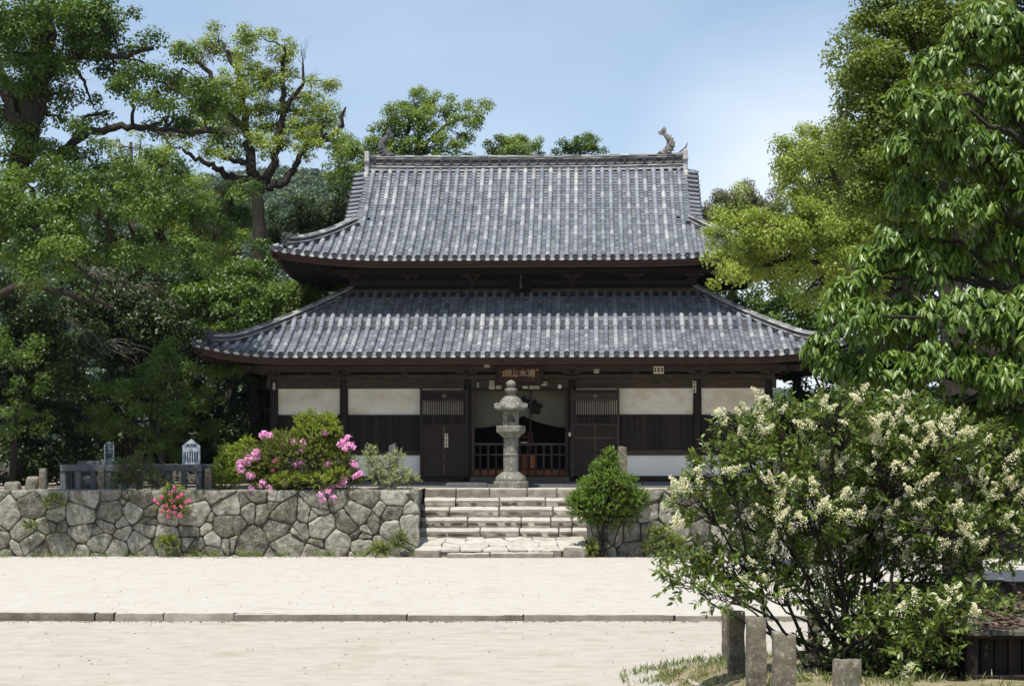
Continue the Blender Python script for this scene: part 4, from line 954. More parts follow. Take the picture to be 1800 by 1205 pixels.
bollard(1312.5, 1345.5, 1084, 12.7, 'tall flat-topped bollard with greenish base, left of the notched one', seed=803)
bollard(1358.5, 1397, 1111, 11.0, 'dark speckled bollard with a notched crumbling top', seed=804, notch=.03, slope=-.1)
bollard(1463, 1513, 1157, 9.6, 'nearest bollard, turned cornerwise with a broken lichened top', rz=28, seed=805, notch=.035)
bollard(1423, 1439, 1132, 15.0, 'thin pale bollard among the bush stems', seed=806); bollard(1421, 1443, 1074, 17.4, 'far pale bollard with a slanted top beyond the bush stems', seed=807, slope=-.8)

# ------------------------------------------------------------------ low shelter with a leaf-strewn board roof
sh = thing('wooden_shelter', (4.2, 13.6, -1.95), 'low dark wooden shelter with mossy board roof strewn with fallen leaves', 'shelter'); SHO = (4.2, 13.6, -1.95)
mb = MB(); mb.tube([(3.05, 14.2, -1.10), (3.95, 14.2, -1.10)], [.055, .058], n=10); mb.build('ridge_beam', WOODG, sh, SHO)
mb = MB(); mb.bev(3.93, 4.12, 14.08, 14.32, -1.19, -1.04, .02); mb.bev(4.12, 5.3, 14.14, 14.26, -1.16, -1.05, .02); mb.build('beam_block', WOOD, sh, SHO)
mb = MB(); x = 3.42
while x < 5.3:
    w_ = random.uniform(.16, .24); a = .012*random.random()
    V = [(xx, yy, zz+dz+a) for xx in (x+.004, x+w_-.004) for (yy, zz) in ((14.15, -1.16), (12.98+random.uniform(-.03, .03), -1.345)) for dz in (0, -.03)]
    mb.add(V, [(0, 2, 6, 4), (1, 5, 7, 3), (2, 3, 7, 6), (0, 1, 3, 2), (4, 6, 7, 5), (0, 4, 5, 1)], 0, random.random()); x += w_
mb.build('roof_boards', MOSSW, sh, SHO)
mb = MB(); x = 3.5
while x < 5.3: mb.bev(x, x+.10, 13.14, 13.17, -1.92, -1.375, .004, 0, random.random()); x += .108
mb.build('board_wall', WOOD, sh, SHO)
for x in (3.52, 4.0, 4.6): mb = MB(); mb.bev(x-.045, x+.045, 13.05, 13.14, -1.98, -1.36, .008); mb.build('post', WOOD, sh, SHO)
mb = MB(); mb.bev(3.45, 5.3, 13.02, 13.10, -1.40, -1.355, .006); mb.bev(3.45, 5.3, 13.04, 13.11, -1.74, -1.68, .006); mb.build('rail', WOOD, sh, SHO)
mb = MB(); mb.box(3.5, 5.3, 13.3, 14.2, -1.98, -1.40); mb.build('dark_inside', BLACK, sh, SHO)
# ------------------------------------------------------------------ foliage
def unit(v): return v/(np.linalg.norm(v, axis=-1, keepdims=True)+1e-9)
def rdir(n): return unit(rng.normal(size=(n, 3)))
def leaves(mb, B, A, N, Ln, Wd, rnd, mat=0, seg=1, bend=.0):
    """B base points, A leaf axes, N upper sides, Ln/Wd sizes (arrays)"""
    n = len(B); A = unit(A); S = unit(np.cross(A, N)); N = np.cross(S, A)
    Ln = np.broadcast_to(Ln, (n,))[:, None]; Wd = np.broadcast_to(Wd, (n,))[:, None]; rnd = np.broadcast_to(rnd, (n,))
    if seg == 1:
        m = B+A*Ln*.45; V = np.stack([B, m+S*Wd*.5+N*Wd*.12, B+A*Ln-N*Ln*bend, m-S*Wd*.5+N*Wd*.12], 1)
        f = np.arange(n)[:, None]*4+np.arange(4)[None]; mb.add(V.reshape(-1, 3), f, mat, rnd)
    else:
        def c(t): return B+A*Ln*t-N*Ln*bend*t*t
        V = np.stack([B, c(.3)+S*Wd*.46+N*Wd*.14, c(.3), c(.3)-S*Wd*.46+N*Wd*.14, c(.68)+S*Wd*.40+N*Wd*.12, c(.68), c(.68)-S*Wd*.40+N*Wd*.12, c(1.0)], 1)
        o = np.arange(n)[:, None]*8; q = [(1, 4, 5, 2), (2, 5, 6, 3)]; t = [(0, 1, 2), (0, 2, 3), (4, 7, 5), (5, 7, 6)]
        V = V.reshape(-1, 3); nq = np.concatenate([o+np.array([a]) for a in q]); ntr = np.concatenate([o+np.array([a]) for a in t])
        mb.add(V, nq, mat, np.tile(rnd, 2), True); mb.n -= len(V); mb.V.pop(); mb.add(V, ntr, mat, np.tile(rnd, 4), True)
def lumps(blobs, rl, kd, bias=.5):
    out = []; 
    for C, Rr in blobs:
        C = np.array(C); Rr = np.array(Rr); n = max(2, int(kd*(Rr[0]*Rr[2]+.5*Rr[0]*Rr[1]+.5*Rr[1]*Rr[2])/rl**2)); d = rdir(n); u = rng.uniform(.25, 1.0, n)**bias
        out.append(np.c_[C+Rr*d*u[:, None]*1.0+rng.normal(size=(n, 3))*rl*.42, rl*rng.uniform(.65, 1.25, n)])
    return np.concatenate(out)
def crown_leaves(mb, Lm, Ll, Lw, nl, mat=0, rl=1, var=.5):
    rr = Lm[:, 3]; cnt = np.maximum(6, (nl*(rr/rl)**2).astype(int)); idx = np.repeat(np.arange(len(Lm)), cnt); n = len(idx)
    d = rdir(n); d[:, 2] += .25; d = unit(d); sq = np.array([1, 1, .72])
    B = Lm[idx, :3]+d*sq*(rr[idx]*rng.uniform(.35, 1.08, n))[:, None]
    N = unit(d*.6+np.array([0, 0, .55])+rdir(n)*.65); A = np.cross(N, rdir(n))+np.array([0, 0, -.25]); sz = rng.uniform(.65, 1.2, n)
    lr = rng.uniform(0, 1, len(Lm)); leaves(mb, B, A, N, Ll*sz, Lw*sz, np.clip(lr[idx]*var+rng.uniform(0, 1, n)*(1-var), 0, 1), mat)
    return n
def curve(a, b, sag=.1, n=7, wob=.04):
    a = np.array(a); b = np.array(b); L_ = np.linalg.norm(b-a); t = np.linspace(0, 1, n)[:, None]
    p = a+(b-a)*t; p[:, 2] += np.sin(t[:, 0]*math.pi)*sag*L_; w_ = rng.normal(size=(n, 3))*wob*L_; w_[0] = w_[-1] = 0; return p+w_
def resample(pts, n): 
    pts = np.asarray(pts, float); s = np.r_[0, np.cumsum(np.linalg.norm(np.diff(pts, axis=0), axis=1))]; t = np.linspace(0, s[-1], n)
    k = np.stack([np.interp(t, s, pts[:, c]) for c in range(3)], 1)
    k[1:-1] = .5*k[1:-1]+.25*(k[:-2]+k[2:]); return k
NL = [0]; KD = 1.55
def tree(name, label, cat, D, trunk, blobs, lm, limbs=(), r0=.3, rl=.45, kd=1.0, nl=110, Ll=.12, Lw=.07, group=None, bark=None, dj=.9, twigs=.6, dz=0, var=.5, extra=None, base=ZT, jit=.12):
    """trunk and limbs as photo polylines at depth D (optionally x, y, extra depth), crown as clusters"""
    bark = bark or BARK
    W = lambda q: P(q[0], q[1], D+(q[2] if len(q) > 2 else 0))
    tp = [W(q) for q in trunk]
    if base is not None: tp[0] = np.array([tp[0][0], tp[0][1], base-.1])
    org = tuple(tp[0]+np.array([0, 0, .1])); t = thing(name, org, label, cat, group)
    mb = MB(); paths = []
    k = resample(tp, max(8, len(tp)*5)); rad = r0*np.linspace(1.1, .45, len(k)); rad[0] *= 1.3; k[1:-1] += rng.normal(size=(len(k)-2, 3))*r0*.10
    mb.tube(k, rad*(1+.08*rng.normal(size=len(k))), n=12); paths.append((k, rad))
    for lb in limbs:
        r_ = lb[0]*.8; lp = resample([W(q) for q in lb[1:]], (len(lb)-1)*5); lp[1:-1] += rng.normal(size=(len(lp)-2, 3))*r_*.25; rad = r_*np.linspace(1, .35, len(lp))
        mb.tube(lp, rad, n=9); paths.append((lp, rad))
    allp = np.concatenate([a for a, b in paths]); allr = np.concatenate([b for a, b in paths]); B3 = []
    for b in blobs:
        if name == 'old_camphor_tree' and 300 < b[1] < 480 and b[0] < 280: b = (*b, rng.uniform(-4.6, .6))
        s = F/D; dd = (b[4] if len(b) > 4 else rng.uniform(-dj, dj)); C = P(b[0], b[1], D+dd); rx, rz = b[2]/s, b[3]/s; B3.append((C, (rx, (rx+rz)*.5, rz)))
        i = np.argmin(np.linalg.norm(allp-C, axis=1)+np.maximum(0, allp[:, 2]-C[2])*1.5); rb = min(allr[i]*.6, .035+.05*math.sqrt(rx*rz))
        c = curve(allp[i], C, .08, 8); mb.tube(c, np.linspace(rb, rb*.35, 8), n=6)
    Lm = lumps(B3, rl, kd*KD); cb = np.array([c for c, r in B3])
    for q in Lm[rng.uniform(size=len(Lm)) < twigs]:
        i = np.argmin(np.linalg.norm(cb-q[:3], axis=1)); mb.tube(curve(cb[i], q[:3], .06, 5), np.linspace(.022, .006, 5), n=4, cap=False)
    if extra: extra(mb, W)
    mb.build('trunk', [bark, BARKL], t, org)
    mb = MB(); n = crown_leaves(mb, Lm, Ll*.72, Lw*.76, nl*2.3, rl=rl, var=var); NL[0] += n; mb.build('crown', lm, t, org)
    return t, Lm
def twigspray(mb, W, x, y, dx, dy, n=7, L_=40, r=.012):          # bare grey twigs
    for k in range(n):
        a = (x+random.uniform(-8, 8), y+random.uniform(-6, 6)); b = (a[0]+dx*random.uniform(.4, 1.2)+random.uniform(-L_*.4, L_*.4), a[1]+dy*random.uniform(.4, 1.2)+random.uniform(-L_*.3, L_*.3))
        z = random.uniform(-.6, .1); mb.tube(curve(W((*a, z)), W((*b, z-.3)), .05, 6, .05), np.linspace(r, .003, 6), n=4, cap=False, mat=1)
# --- big old tree at the left
big_blobs = [(20, 190, 50, 40), (60, 215, 50, 30), (90, 130, 35, 30), (150, 60, 50, 40), (10, 90, 40, 60), (170, 110, 40, 25), (110, 215, 40, 22), (400, 330, 30, 25), (20, 400, 60, 50), (280, 290, 45, 25), (30, 25, 90, 50), (110, 20, 80, 45), (190, 25, 55, 40), (205, 75, 45, 25), (250, 85, 32, 20), (55, 95, 60, 40), (30, 150, 50, 40), (130, 75, 40, 30), (270, 130, 40, 22), (200, 120, 30, 18), (75, 170, 30, 20),
    (230, 165, 45, 25), (300, 160, 60, 35), (350, 190, 55, 35), (290, 205, 60, 25), (180, 190, 35, 18), (370, 235, 40, 22), (320, 120, 35, 22), (120, 165, 25, 15),
    (30, 260, 60, 35), (110, 285, 60, 30), (50, 330, 75, 45), (190, 300, 60, 30), (150, 340, 75, 40), (250, 330, 55, 35), (60, 400, 80, 40), (190, 390, 80, 45), (290, 380, 70, 45), (355, 410, 45, 40), (110, 440, 80, 35), (240, 440, 80, 35), (330, 460, 50, 30), (20, 460, 40, 25), (150, 230, 20, 12), (395, 400, 22, 28)]
def bt_extra(mb, W):
    for a in ((330, 170, 40, -30), (300, 150, 40, -30), (280, 235, 50, 15), (350, 245, 40, 15), (110, 30, 20, 40), (200, 380, 60, 20), (280, 360, 60, -10), (340, 390, 50, 30), (50, 340, 60, 20), (380, 340, 30, -30), (160, 320, 50, -20), (140, 180, -30, -30), (210, 260, 50, 20), (330, 440, 60, 10), (160, 480, 90, 40), (250, 500, 70, 30), (120, 560, 60, 60), (190, 600, 70, 30), (90, 60, 0, -60), (390, 230, 50, 10), (110, 150, 60, -30)): twigspray(mb, W, *a)
tree('old_camphor_tree', 'huge old camphor tree with long dark limbs reaching in from the left edge', 'tree', 46.5, [(-80, 860), (-60, 640), (-20, 440), (20, 330), (50, 250), (60, 160), (75, 80), (90, -40)], big_blobs, L_MID,
     limbs=[(.30, (50, 260), (20, 180), (-10, 100), (-30, 0)), (.20, (62, 150), (110, 105), (160, 95), (215, 100), (270, 85)), (.20, (60, 230), (80, 170), (75, 120), (95, 60), (88, 0)),
            (.26, (-20, 420), (60, 380), (110, 420), (145, 455), (150, 450)), (.17, (145, 455), (190, 425), (240, 415), (310, 425), (370, 440)), (.13, (145, 455), (200, 465), (245, 465)),
            (.20, (20, 330), (90, 280), (130, 248), (170, 225), (230, 222), (300, 228), (370, 232)), (.09, (125, 252), (150, 205), (190, 195)), (.20, (-70, 560), (-10, 520), (40, 500), (110, 515), (200, 540)), (.08, (130, 110), (150, 150), (165, 190))],
     r0=.46, rl=.42, kd=1.0, nl=125, Ll=.15, Lw=.085, dj=1.6, twigs=.35, extra=bt_extra, var=.6)
# --- camphor standing against the sky behind the hall's left side
T2 = [(385, 72, 28, 20), (450, 62, 30, 22), (415, 100, 38, 20), (500, 78, 24, 16), (510, 112, 24, 16), (440, 130, 45, 22), (480, 150, 40, 22), (400, 150, 40, 25), (370, 190, 45, 28), (430, 185, 45, 28), (490, 195, 40, 26), (540, 200, 38, 32), (570, 215, 26, 36), (550, 262, 28, 26), (500, 235, 38, 24), (420, 235, 40, 24), (355, 235, 40, 22), (572, 145, 22, 9), (545, 170, 22, 14), (318, 80, 18, 12), (330, 110, 18, 10), (585, 250, 12, 18), (380, 265, 30, 16), (460, 255, 30, 18), (300, 260, 26, 16)]
def t2x(mb, W):
    mb.tube([W((555, 250)), W((580, 242)), W((602, 220)), W((600, 205)), W((608, 188))], [.12, .10, .09, .07, .03], n=7)
    for a in ((370, 110, -30, -40), (355, 120, 10, -50), (470, 110, 20, -30), (540, 140, 30, -20), (575, 165, 25, -30), (440, 230, 40, 30), (500, 250, 30, 30), (400, 260, 40, 40), (450, 290, -40, 10), (520, 280, 30, 10), (350, 110, 30, -30), (395, 90, -20, -30), (530, 110, 10, -40), (430, 260, 20, 40), (480, 270, 10, 30), (350, 280, -20, 25), (560, 150, 30, -15)): twigspray(mb, W, *a, n=6, L_=25)
tree('camphor_tree', 'tall light green camphor tree with a dark trunk against the sky left of the roof', 'tree', 60, [(462, 860), (458, 600), (455, 420), (456, 350), (448, 315)], T2, L_CAMPY,
     limbs=[(.26, (452, 325), (440, 285), (436, 240), (425, 190), (420, 140), (400, 90)), (.20, (436, 240), (395, 190), (370, 130), (325, 85)), (.22, (456, 335), (478, 300), (490, 250), (500, 190), (495, 140), (500, 85)), (.2, (462, 330), (500, 322), (520, 290), (545, 245), (575, 235)),
            (.2, (450, 318), (410, 312), (380, 295), (340, 275), (322, 262)), (.15, (436, 285), (400, 282), (370, 265)), (.12, (500, 190), (535, 150), (532, 110))],
     r0=.42, rl=.36, kd=1.15, nl=85, Ll=.13, Lw=.08, dj=1.2, twigs=.6, extra=t2x, jit=.1)
tree('young_tree', 'thin pale tree between the two big camphors on the left', 'tree', 64, [(235, 860), (232, 500), (232, 330), (230, 250)], [(210, 245, 22, 10), (245, 235, 22, 9), (228, 265, 28, 12), (200, 280, 24, 10), (255, 290, 24, 12), (275, 262, 16, 8), (222, 300, 30, 14)], L_CAMPY,
     limbs=[(.05, (232, 310), (215, 270), (205, 240)), (.05, (232, 320), (245, 270), (250, 232))], r0=.13, rl=.3, kd=.6, nl=35, Ll=.12, Lw=.07, bark=BARKL)
tree('camphor_tree', 'rounded light green tree just under the thin pale one at left', 'tree', 57, [(280, 860), (282, 600), (280, 400), (275, 330)], [(235, 300, 55, 28), (290, 300, 38, 25), (270, 340, 55, 35), (320, 350, 40, 35), (345, 390, 45, 35), (300, 390, 60, 40), (365, 350, 25, 18), (380, 430, 45, 35)], L_CAMPH, r0=.3, rl=.42, kd=1.2, nl=100, Ll=.13, Lw=.08)
tree('dark_tree', 'dark narrow tree rising before the forested hill', 'tree', 62, [(408, 860), (408, 600), (408, 400), (405, 350)], [(408, 345, 26, 22), (400, 380, 32, 28), (425, 400, 30, 30), (345, 330, 18, 14), (400, 430, 40, 30)], L_MID, r0=.25, rl=.4, kd=1.3, nl=100, Ll=.14, Lw=.085)
tree('dark_tree', 'bushy dark green tree touching the upper roof corner', 'tree', 64, [(540, 860), (540, 600), (540, 420), (535, 380)], [(525, 358, 14, 16), (500, 385, 28, 20), (540, 385, 36, 24), (585, 365, 36, 24), (600, 400, 40, 26), (520, 420, 50, 24), (565, 430, 50, 24), (610, 345, 18, 12)], L_DARK, r0=.3, rl=.42, kd=1.3, nl=110, Ll=.15, Lw=.09)
FGp = 'trees of the wood behind the hall'
W2 = [((450, 620), [(350, 480, 60, 40), (420, 500, 60, 40), (480, 520, 60, 40), (400, 560, 70, 40), (330, 540, 60, 40), (460, 460, 40, 30)], L_MID, 56, 'mid green tree filling the gap left of the lower roof'),
      ((540, 640), [(500, 560, 50, 30), (540, 530, 50, 35), (580, 500, 50, 30), (480, 590, 60, 30), (430, 600, 60, 40)], L_CAMPH, 57.5, 'light green tree peeping out under the upper roof corner'),
      ((230, 640), [(250, 500, 70, 45), (180, 530, 70, 45), (290, 560, 70, 45), (230, 590, 70, 45), (110, 510, 70, 45), (340, 600, 60, 40)], L_DARK, 54, 'mid green tree under the big limb at left'),  # dark leaf colour stands in for depth shade on this tree
      ((60, 640), [(40, 540, 80, 50), (110, 590, 70, 50), (20, 620, 80, 50), (140, 640, 60, 50)], L_DARK, 52, 'dark tree at the left edge below the big limb'),
      ((360, 760), [(380, 640, 60, 50), (430, 680, 60, 50), (340, 700, 60, 50), (440, 740, 60, 50), (400, 790, 70, 50), (470, 800, 40, 40), (455, 650, 30, 30)], L_DARK, 57, 'dark evergreen close by the hall\'s left corner'),
      ((200, 760), [(230, 660, 80, 50), (160, 700, 80, 55), (270, 740, 80, 55), (200, 790, 90, 50), (310, 800, 70, 45)], L_DARK, 56, 'dark evergreen behind the fresh green maple'),
      ((40, 760), [(40, 700, 80, 60), (100, 760, 80, 60), (20, 800, 80, 50), (120, 830, 70, 30), (-40, 740, 60, 80)], L_DARK, 52, 'dark evergreen at the far left beyond the lone post')]
for (b, bl, lm, D, lb) in W2: tree('evergreen_tree', lb, 'tree', D, [(b[0], 860), (b[0], (b[1]+860)/2), b], bl, lm, r0=.28, rl=.5, kd=1.25, nl=95, Ll=.19, Lw=.115, group=FGp, twigs=.25, dj=1.4)
mt = [(200, 690, 40, 18), (250, 665, 45, 20), (310, 650, 50, 20), (365, 655, 30, 16), (395, 640, 22, 12), (180, 730, 35, 18), (240, 710, 50, 20), (310, 700, 55, 22), (370, 700, 35, 18), (220, 755, 50, 18), (290, 745, 55, 20), (350, 745, 45, 18), (260, 785, 40, 14), (330, 780, 35, 14), (280, 620, 40, 18), (400, 655, 14, 8)]
tree('maple_tree', 'young fresh green maple standing behind the stone fence', 'tree', 50.5, [(288, 860), (287, 815), (275, 770), (285, 720)], mt, L_MAPLE, limbs=[(.05, (287, 800), (300, 760), (325, 720)), (.045, (280, 780), (250, 740), (230, 700)), (.04, (285, 730), (290, 690), (300, 660))], r0=.10, rl=.32, kd=1.0, nl=90, Ll=.10, Lw=.08, dj=.8, bark=BARKL)
tree('ragged_tree', 'darker leafy sapling overhanging the wall at the left edge', 'tree', 48, [(20, 860), (25, 780), (30, 700)], [(20, 620, 40, 40), (40, 680, 35, 30), (15, 740, 40, 35), (70, 740, 30, 25)], L_MAPLE, r0=.1, rl=.35, kd=.8, nl=70, Ll=.12, Lw=.08)
# --- behind the roof
tree('camphor_tree', 'camphor crown rising behind the left half of the roof ridge', 'tree', 74, [(730, 500), (730, 320), (735, 240)], [(735, 180, 34, 22), (698, 200, 34, 20), (665, 245, 34, 22), (612, 262, 24, 26), (590, 300, 22, 20), (835, 195, 22, 16), (775, 195, 34, 20), (825, 205, 26, 22), (805, 235, 26, 16), (740, 220, 45, 24), (690, 240, 30, 20), (622, 248, 26, 22), (648, 270, 30, 22), (603, 285, 26, 22), (690, 265, 36, 16), (760, 260, 46, 18), (720, 265, 40, 20), (825, 272, 22, 8), (600, 320, 22, 22), (640, 300, 24, 20)], L_CAMPH,
     limbs=[(.14, (735, 300), (750, 250), (790, 215), (830, 205)), (.14, (730, 300), (715, 240), (725, 190)), (.12, (725, 330), (670, 290), (620, 260))], r0=.35, rl=.38, kd=1.2, nl=85, Ll=.15, Lw=.09, base=-2, dj=1.0)
tree('camphor_tree', 'low rounded treetop peeping over the middle of the ridge', 'tree', 76, [(905, 500), (905, 350), (905, 280)], [(880, 255, 24, 14), (910, 250, 34, 16), (938, 262, 20, 12), (900, 272, 46, 14)], L_CAMPH, r0=.3, rl=.36, kd=1.3, nl=85, Ll=.15, Lw=.09, base=-2, dj=.7)
tree('dark_tree', 'small dark treetop peeping over the ridge right of the middle', 'tree', 78, [(1020, 500), (1020, 350), (1020, 290)], [(990, 260, 24, 10), (1020, 256, 30, 12), (1048, 264, 20, 8), (1032, 246, 12, 6)], L_MID, r0=.3, rl=.32, kd=1.2, nl=70, Ll=.15, Lw=.09, base=-2, dj=.7)
# --- right side
tree('olive_tree', 'rounded olive-toned treetop beyond the right end of the roof', 'tree', 70, [(1290, 700), (1290, 500), (1290, 400)], [(1290, 350, 46, 22), (1250, 380, 30, 30), (1330, 365, 40, 28), (1270, 400, 44, 30), (1330, 400, 50, 35)], L_OLIVE, r0=.35, rl=.38, kd=1.4, nl=120, Ll=.13, Lw=.08, base=-2)
RT = [(1330, 410, 50, 34), (1370, 440, 50, 34), (1480, 440, 60, 40), (1440, 400, 60, 34), (1350, 470, 50, 22), (1500, 270, 40, 40), (1500, 510, 60, 30), (1430, 500, 50, 24), (1310, 395, 40, 26), (1550, 380, 50, 50), (1290, 372, 42, 28), (1268, 415, 36, 28), (1262, 462, 28, 20), (1300, 478, 32, 16), (1345, 492, 40, 16), (1320, 440, 36, 24), (1350, 400, 40, 30), (1440, 232, 34, 18), (1410, 270, 38, 26), (1470, 262, 44, 34), (1400, 310, 34, 26), (1440, 320, 46, 34), (1500, 320, 46, 40), (1400, 355, 40, 28), (1460, 375, 50, 34), (1520, 390, 50, 40), (1400, 420, 42, 28), (1450, 440, 50, 28), (1500, 460, 50, 30), (1400, 480, 40, 18), (1550, 460, 50, 40), (1270, 492, 18, 10), (1375, 250, 14, 22)]
tree('camphor_tree', 'spreading yellow-green camphor reaching in front of the right roof corners', 'tree', 39, [(1960, 1000), (1900, 800), (1780, 640), (1640, 550)], RT, L_CAMPY,
     limbs=[(.16, (1620, 540), (1570, 470), (1545, 430), (1500, 415), (1450, 385), (1420, 345)), (.10, (1545, 430), (1500, 370), (1470, 310), (1440, 260)), (.13, (1620, 550), (1540, 500), (1470, 470), (1400, 450), (1340, 436)), (.08, (1400, 450), (1350, 465), (1300, 480)), (.07, (1450, 385), (1400, 380), (1330, 400), (1290, 400))],
     r0=.35, rl=.30, kd=1.25, nl=90, Ll=.105, Lw=.062, dj=.9, base=-2.6)
tree('camphor_tree', 'full light green camphor further back beyond the right roof corners', 'tree', 52, [(1500, 900), (1490, 700), (1460, 520), (1440, 440)], [(1420, 290, 50, 34), (1390, 340, 44, 34), (1450, 350, 60, 44), (1350, 400, 50, 34), (1410, 410, 60, 40), (1320, 440, 44, 30), (1370, 465, 56, 30), (1470, 290, 50, 44), (1480, 430, 60, 44), (1300, 480, 30, 18), (1430, 480, 60, 30), (1520, 360, 50, 60)], L_CAMPH, r0=.3, rl=.38, kd=1.2, nl=95, Ll=.12, Lw=.07, dj=.8, twigs=.3)
for (b, bl, lm, D, lb) in [((1400, 640), [(1262, 520, 26, 22), (1290, 545, 34, 24), (1340, 530, 55, 30), (1400, 540, 60, 35), (1460, 530, 60, 35), (1380, 580, 70, 35), (1320, 560, 40, 30), (1470, 580, 60, 40), (1290, 580, 30, 20)], L_MID, 60, 'mid green tree behind the right end of the lower roof'),
                           ((1480, 760), [(1420, 660, 60, 50), (1500, 650, 60, 50), (1440, 740, 70, 50), (1520, 740, 70, 60), (1560, 640, 70, 60), (1400, 800, 50, 50), (1480, 820, 80, 50)], L_DARK, 56, 'dark evergreen beyond the hall\'s right corner'),
                           ((1620, 700), [(1600, 480, 90, 60), (1620, 600, 90, 70), (1650, 720, 90, 70), (1580, 800, 80, 60), (1560, 540, 60, 50)], L_DARK, 50, 'dark evergreen deep behind the glossy tree'),
                           ((1700, 600), [(1560, 440, 90, 70), (1640, 380, 90, 70), (1720, 480, 110, 80), (1680, 600, 110, 80), (1760, 640, 100, 90), (1660, 760, 110, 80), (1780, 800, 100, 80), (1540, 880, 90, 60), (1640, 900, 100, 60), (1760, 920, 100, 60), (1820, 380, 90, 90)], L_DARK, 62, 'broad dark evergreen filling the far right background'),
                           ((1760, 700), [(1740, 420, 90, 80), (1760, 560, 90, 80), (1760, 700, 90, 80), (1720, 820, 90, 60), (1800, 860, 80, 60), (1840, 500, 80, 90)], L_DARK, 44, 'dark evergreen at the right edge behind the glossy tree'),
                           ((1680, 500), [(1660, 200, 90, 90), (1740, 100, 90, 90), (1700, 320, 90, 80), (1800, 250, 90, 90), (1800, 60, 80, 80)], L_DARK, 33, 'dark upper tree behind the glossy leaves at top right')]:
    tree('evergreen_tree', lb, 'tree', D, [(b[0], 860), (b[0], (b[1]+860)/2), b], bl, lm, r0=.28, rl=.5, kd=1.25, nl=95, Ll=.19, Lw=.115, group=FGp, twigs=.2, dj=1.2, base=-2.6 if D < 45 else ZT)
TT = [(1480, 130, 20, 26), (1490, 190, 20, 34), (1495, 250, 18, 34), (1500, 330, 22, 34), (1535, 20, 34, 22), (1600, 320, 50, 50), (1640, 380, 50, 50), (1690, 180, 60, 60), (1600, 25, 60, 30), (1550, 40, 40, 30), (1660, 20, 60, 35), (1530, 90, 45, 40), (1590, 90, 60, 45), (1650, 90, 60, 50), (1512, 150, 32, 40), (1560, 160, 50, 45), (1620, 170, 50, 45), (1520, 215, 36, 40), (1570, 235, 45, 40), (1525, 280, 34, 40), (1570, 310, 45, 45), (1540, 345, 34, 34), (1590, 370, 40, 40), (1720, 40, 60, 50), (1560, 400, 30, 25), (1620, 260, 50, 60)]
tree('broadleaf_tree', 'tall dense dark green tree with rounded sunlit left side against the sky', 'tree', 27, [(1700, 1060), (1690, 700), (1660, 400), (1620, 200)], TT, leafm('dense_leaf', (.05, .085, .010), (.11, .16, .020), (.20, .25, .05)), r0=.3, rl=.25, kd=2.3, nl=100, Ll=.088, Lw=.052, dj=.5, base=-2.6, twigs=.2)
#print('leaves', NL[0])
# --- near tree with long drooping glossy leaves
def rosettes(mb, C, O, nl, Ll, Lw, mat=0, droop=1.15, spread=.9):
    n = len(C); idx = np.repeat(np.arange(n), nl); m = len(idx); ph = np.tile(np.arange(nl)*2*math.pi/nl, n)+np.repeat(rng.uniform(0, 6.3, n), nl)+rng.normal(size=m)*.25
    ax = unit(O)[idx]; ref = unit(np.cross(ax, np.array([.3, .2, .9])+0*ax)); r2 = np.cross(ax, ref)
    A = ax*rng.uniform(.15, .75, m)[:, None]+spread*(ref*np.cos(ph)[:, None]+r2*np.sin(ph)[:, None])*.8+np.array([0, 0, -droop])*rng.uniform(.5, 1.5, m)[:, None]
    sz = rng.uniform(.7, 1.15, m); tone = rng.uniform(0, 1, n)
    N = unit(np.array([0, 0, 1.0])+ax*.35+rng.normal(size=(m, 3))*.28)
    leaves(mb, C[idx]-ax[...]*0+rng.normal(size=(m, 3))*.008, A, N, Ll*sz, Lw*sz, np.clip(tone[idx]*.45+rng.uniform(0, 1, m)*.55, 0, 1), mat, seg=2, bend=.22)
TNB = [(1740, 60, 80, 60), (1650, 110, 50, 35), (1775, 170, 70, 60), (1640, 190, 60, 40), (1592, 165, 35, 25), (1700, 260, 70, 50), (1600, 260, 45, 40), (1600, 340, 50, 40), (1780, 300, 70, 60), (1690, 370, 70, 50), (1575, 430, 60, 40), (1520, 470, 35, 40), (1640, 460, 70, 50), (1770, 430, 70, 60), (1500, 560, 60, 40), (1448, 612, 40, 36), (1580, 560, 70, 50), (1700, 550, 80, 50), (1790, 560, 60, 60), (1480, 645, 50, 32), (1560, 650, 60, 40), (1660, 640, 70, 45), (1770, 660, 70, 50), (1700, 715, 60, 30), (1790, 730, 50, 30), (1490, 505, 35, 30), (1840, 100, 60, 100), (1850, 350, 60, 120), (1850, 600, 60, 100), (1545, 715, 40, 22), (1950, 120, 70, 90), (1970, 330, 80, 90), (1990, 540, 80, 80), (2070, 220, 60, 90), (2080, 450, 60, 80)]
TND = 15.5
tb = P(1930, 1240, TND); tb[2] = float(zg(tb[0], TND)); tn = thing('glossy_leaf_tree', tuple(tb), 'near evergreen with long drooping glossy leaves filling the right side', 'tree')
mb = MB(); tr = resample([tb-[0, 0, .1], P(1905, 900, TND), P(1880, 500, TND), P(1850, 100, TND), P(1840, -60, TND)], 20); mb.tube(tr, np.linspace(.19, .09, 20), n=12)
Cc, Oo = [], []
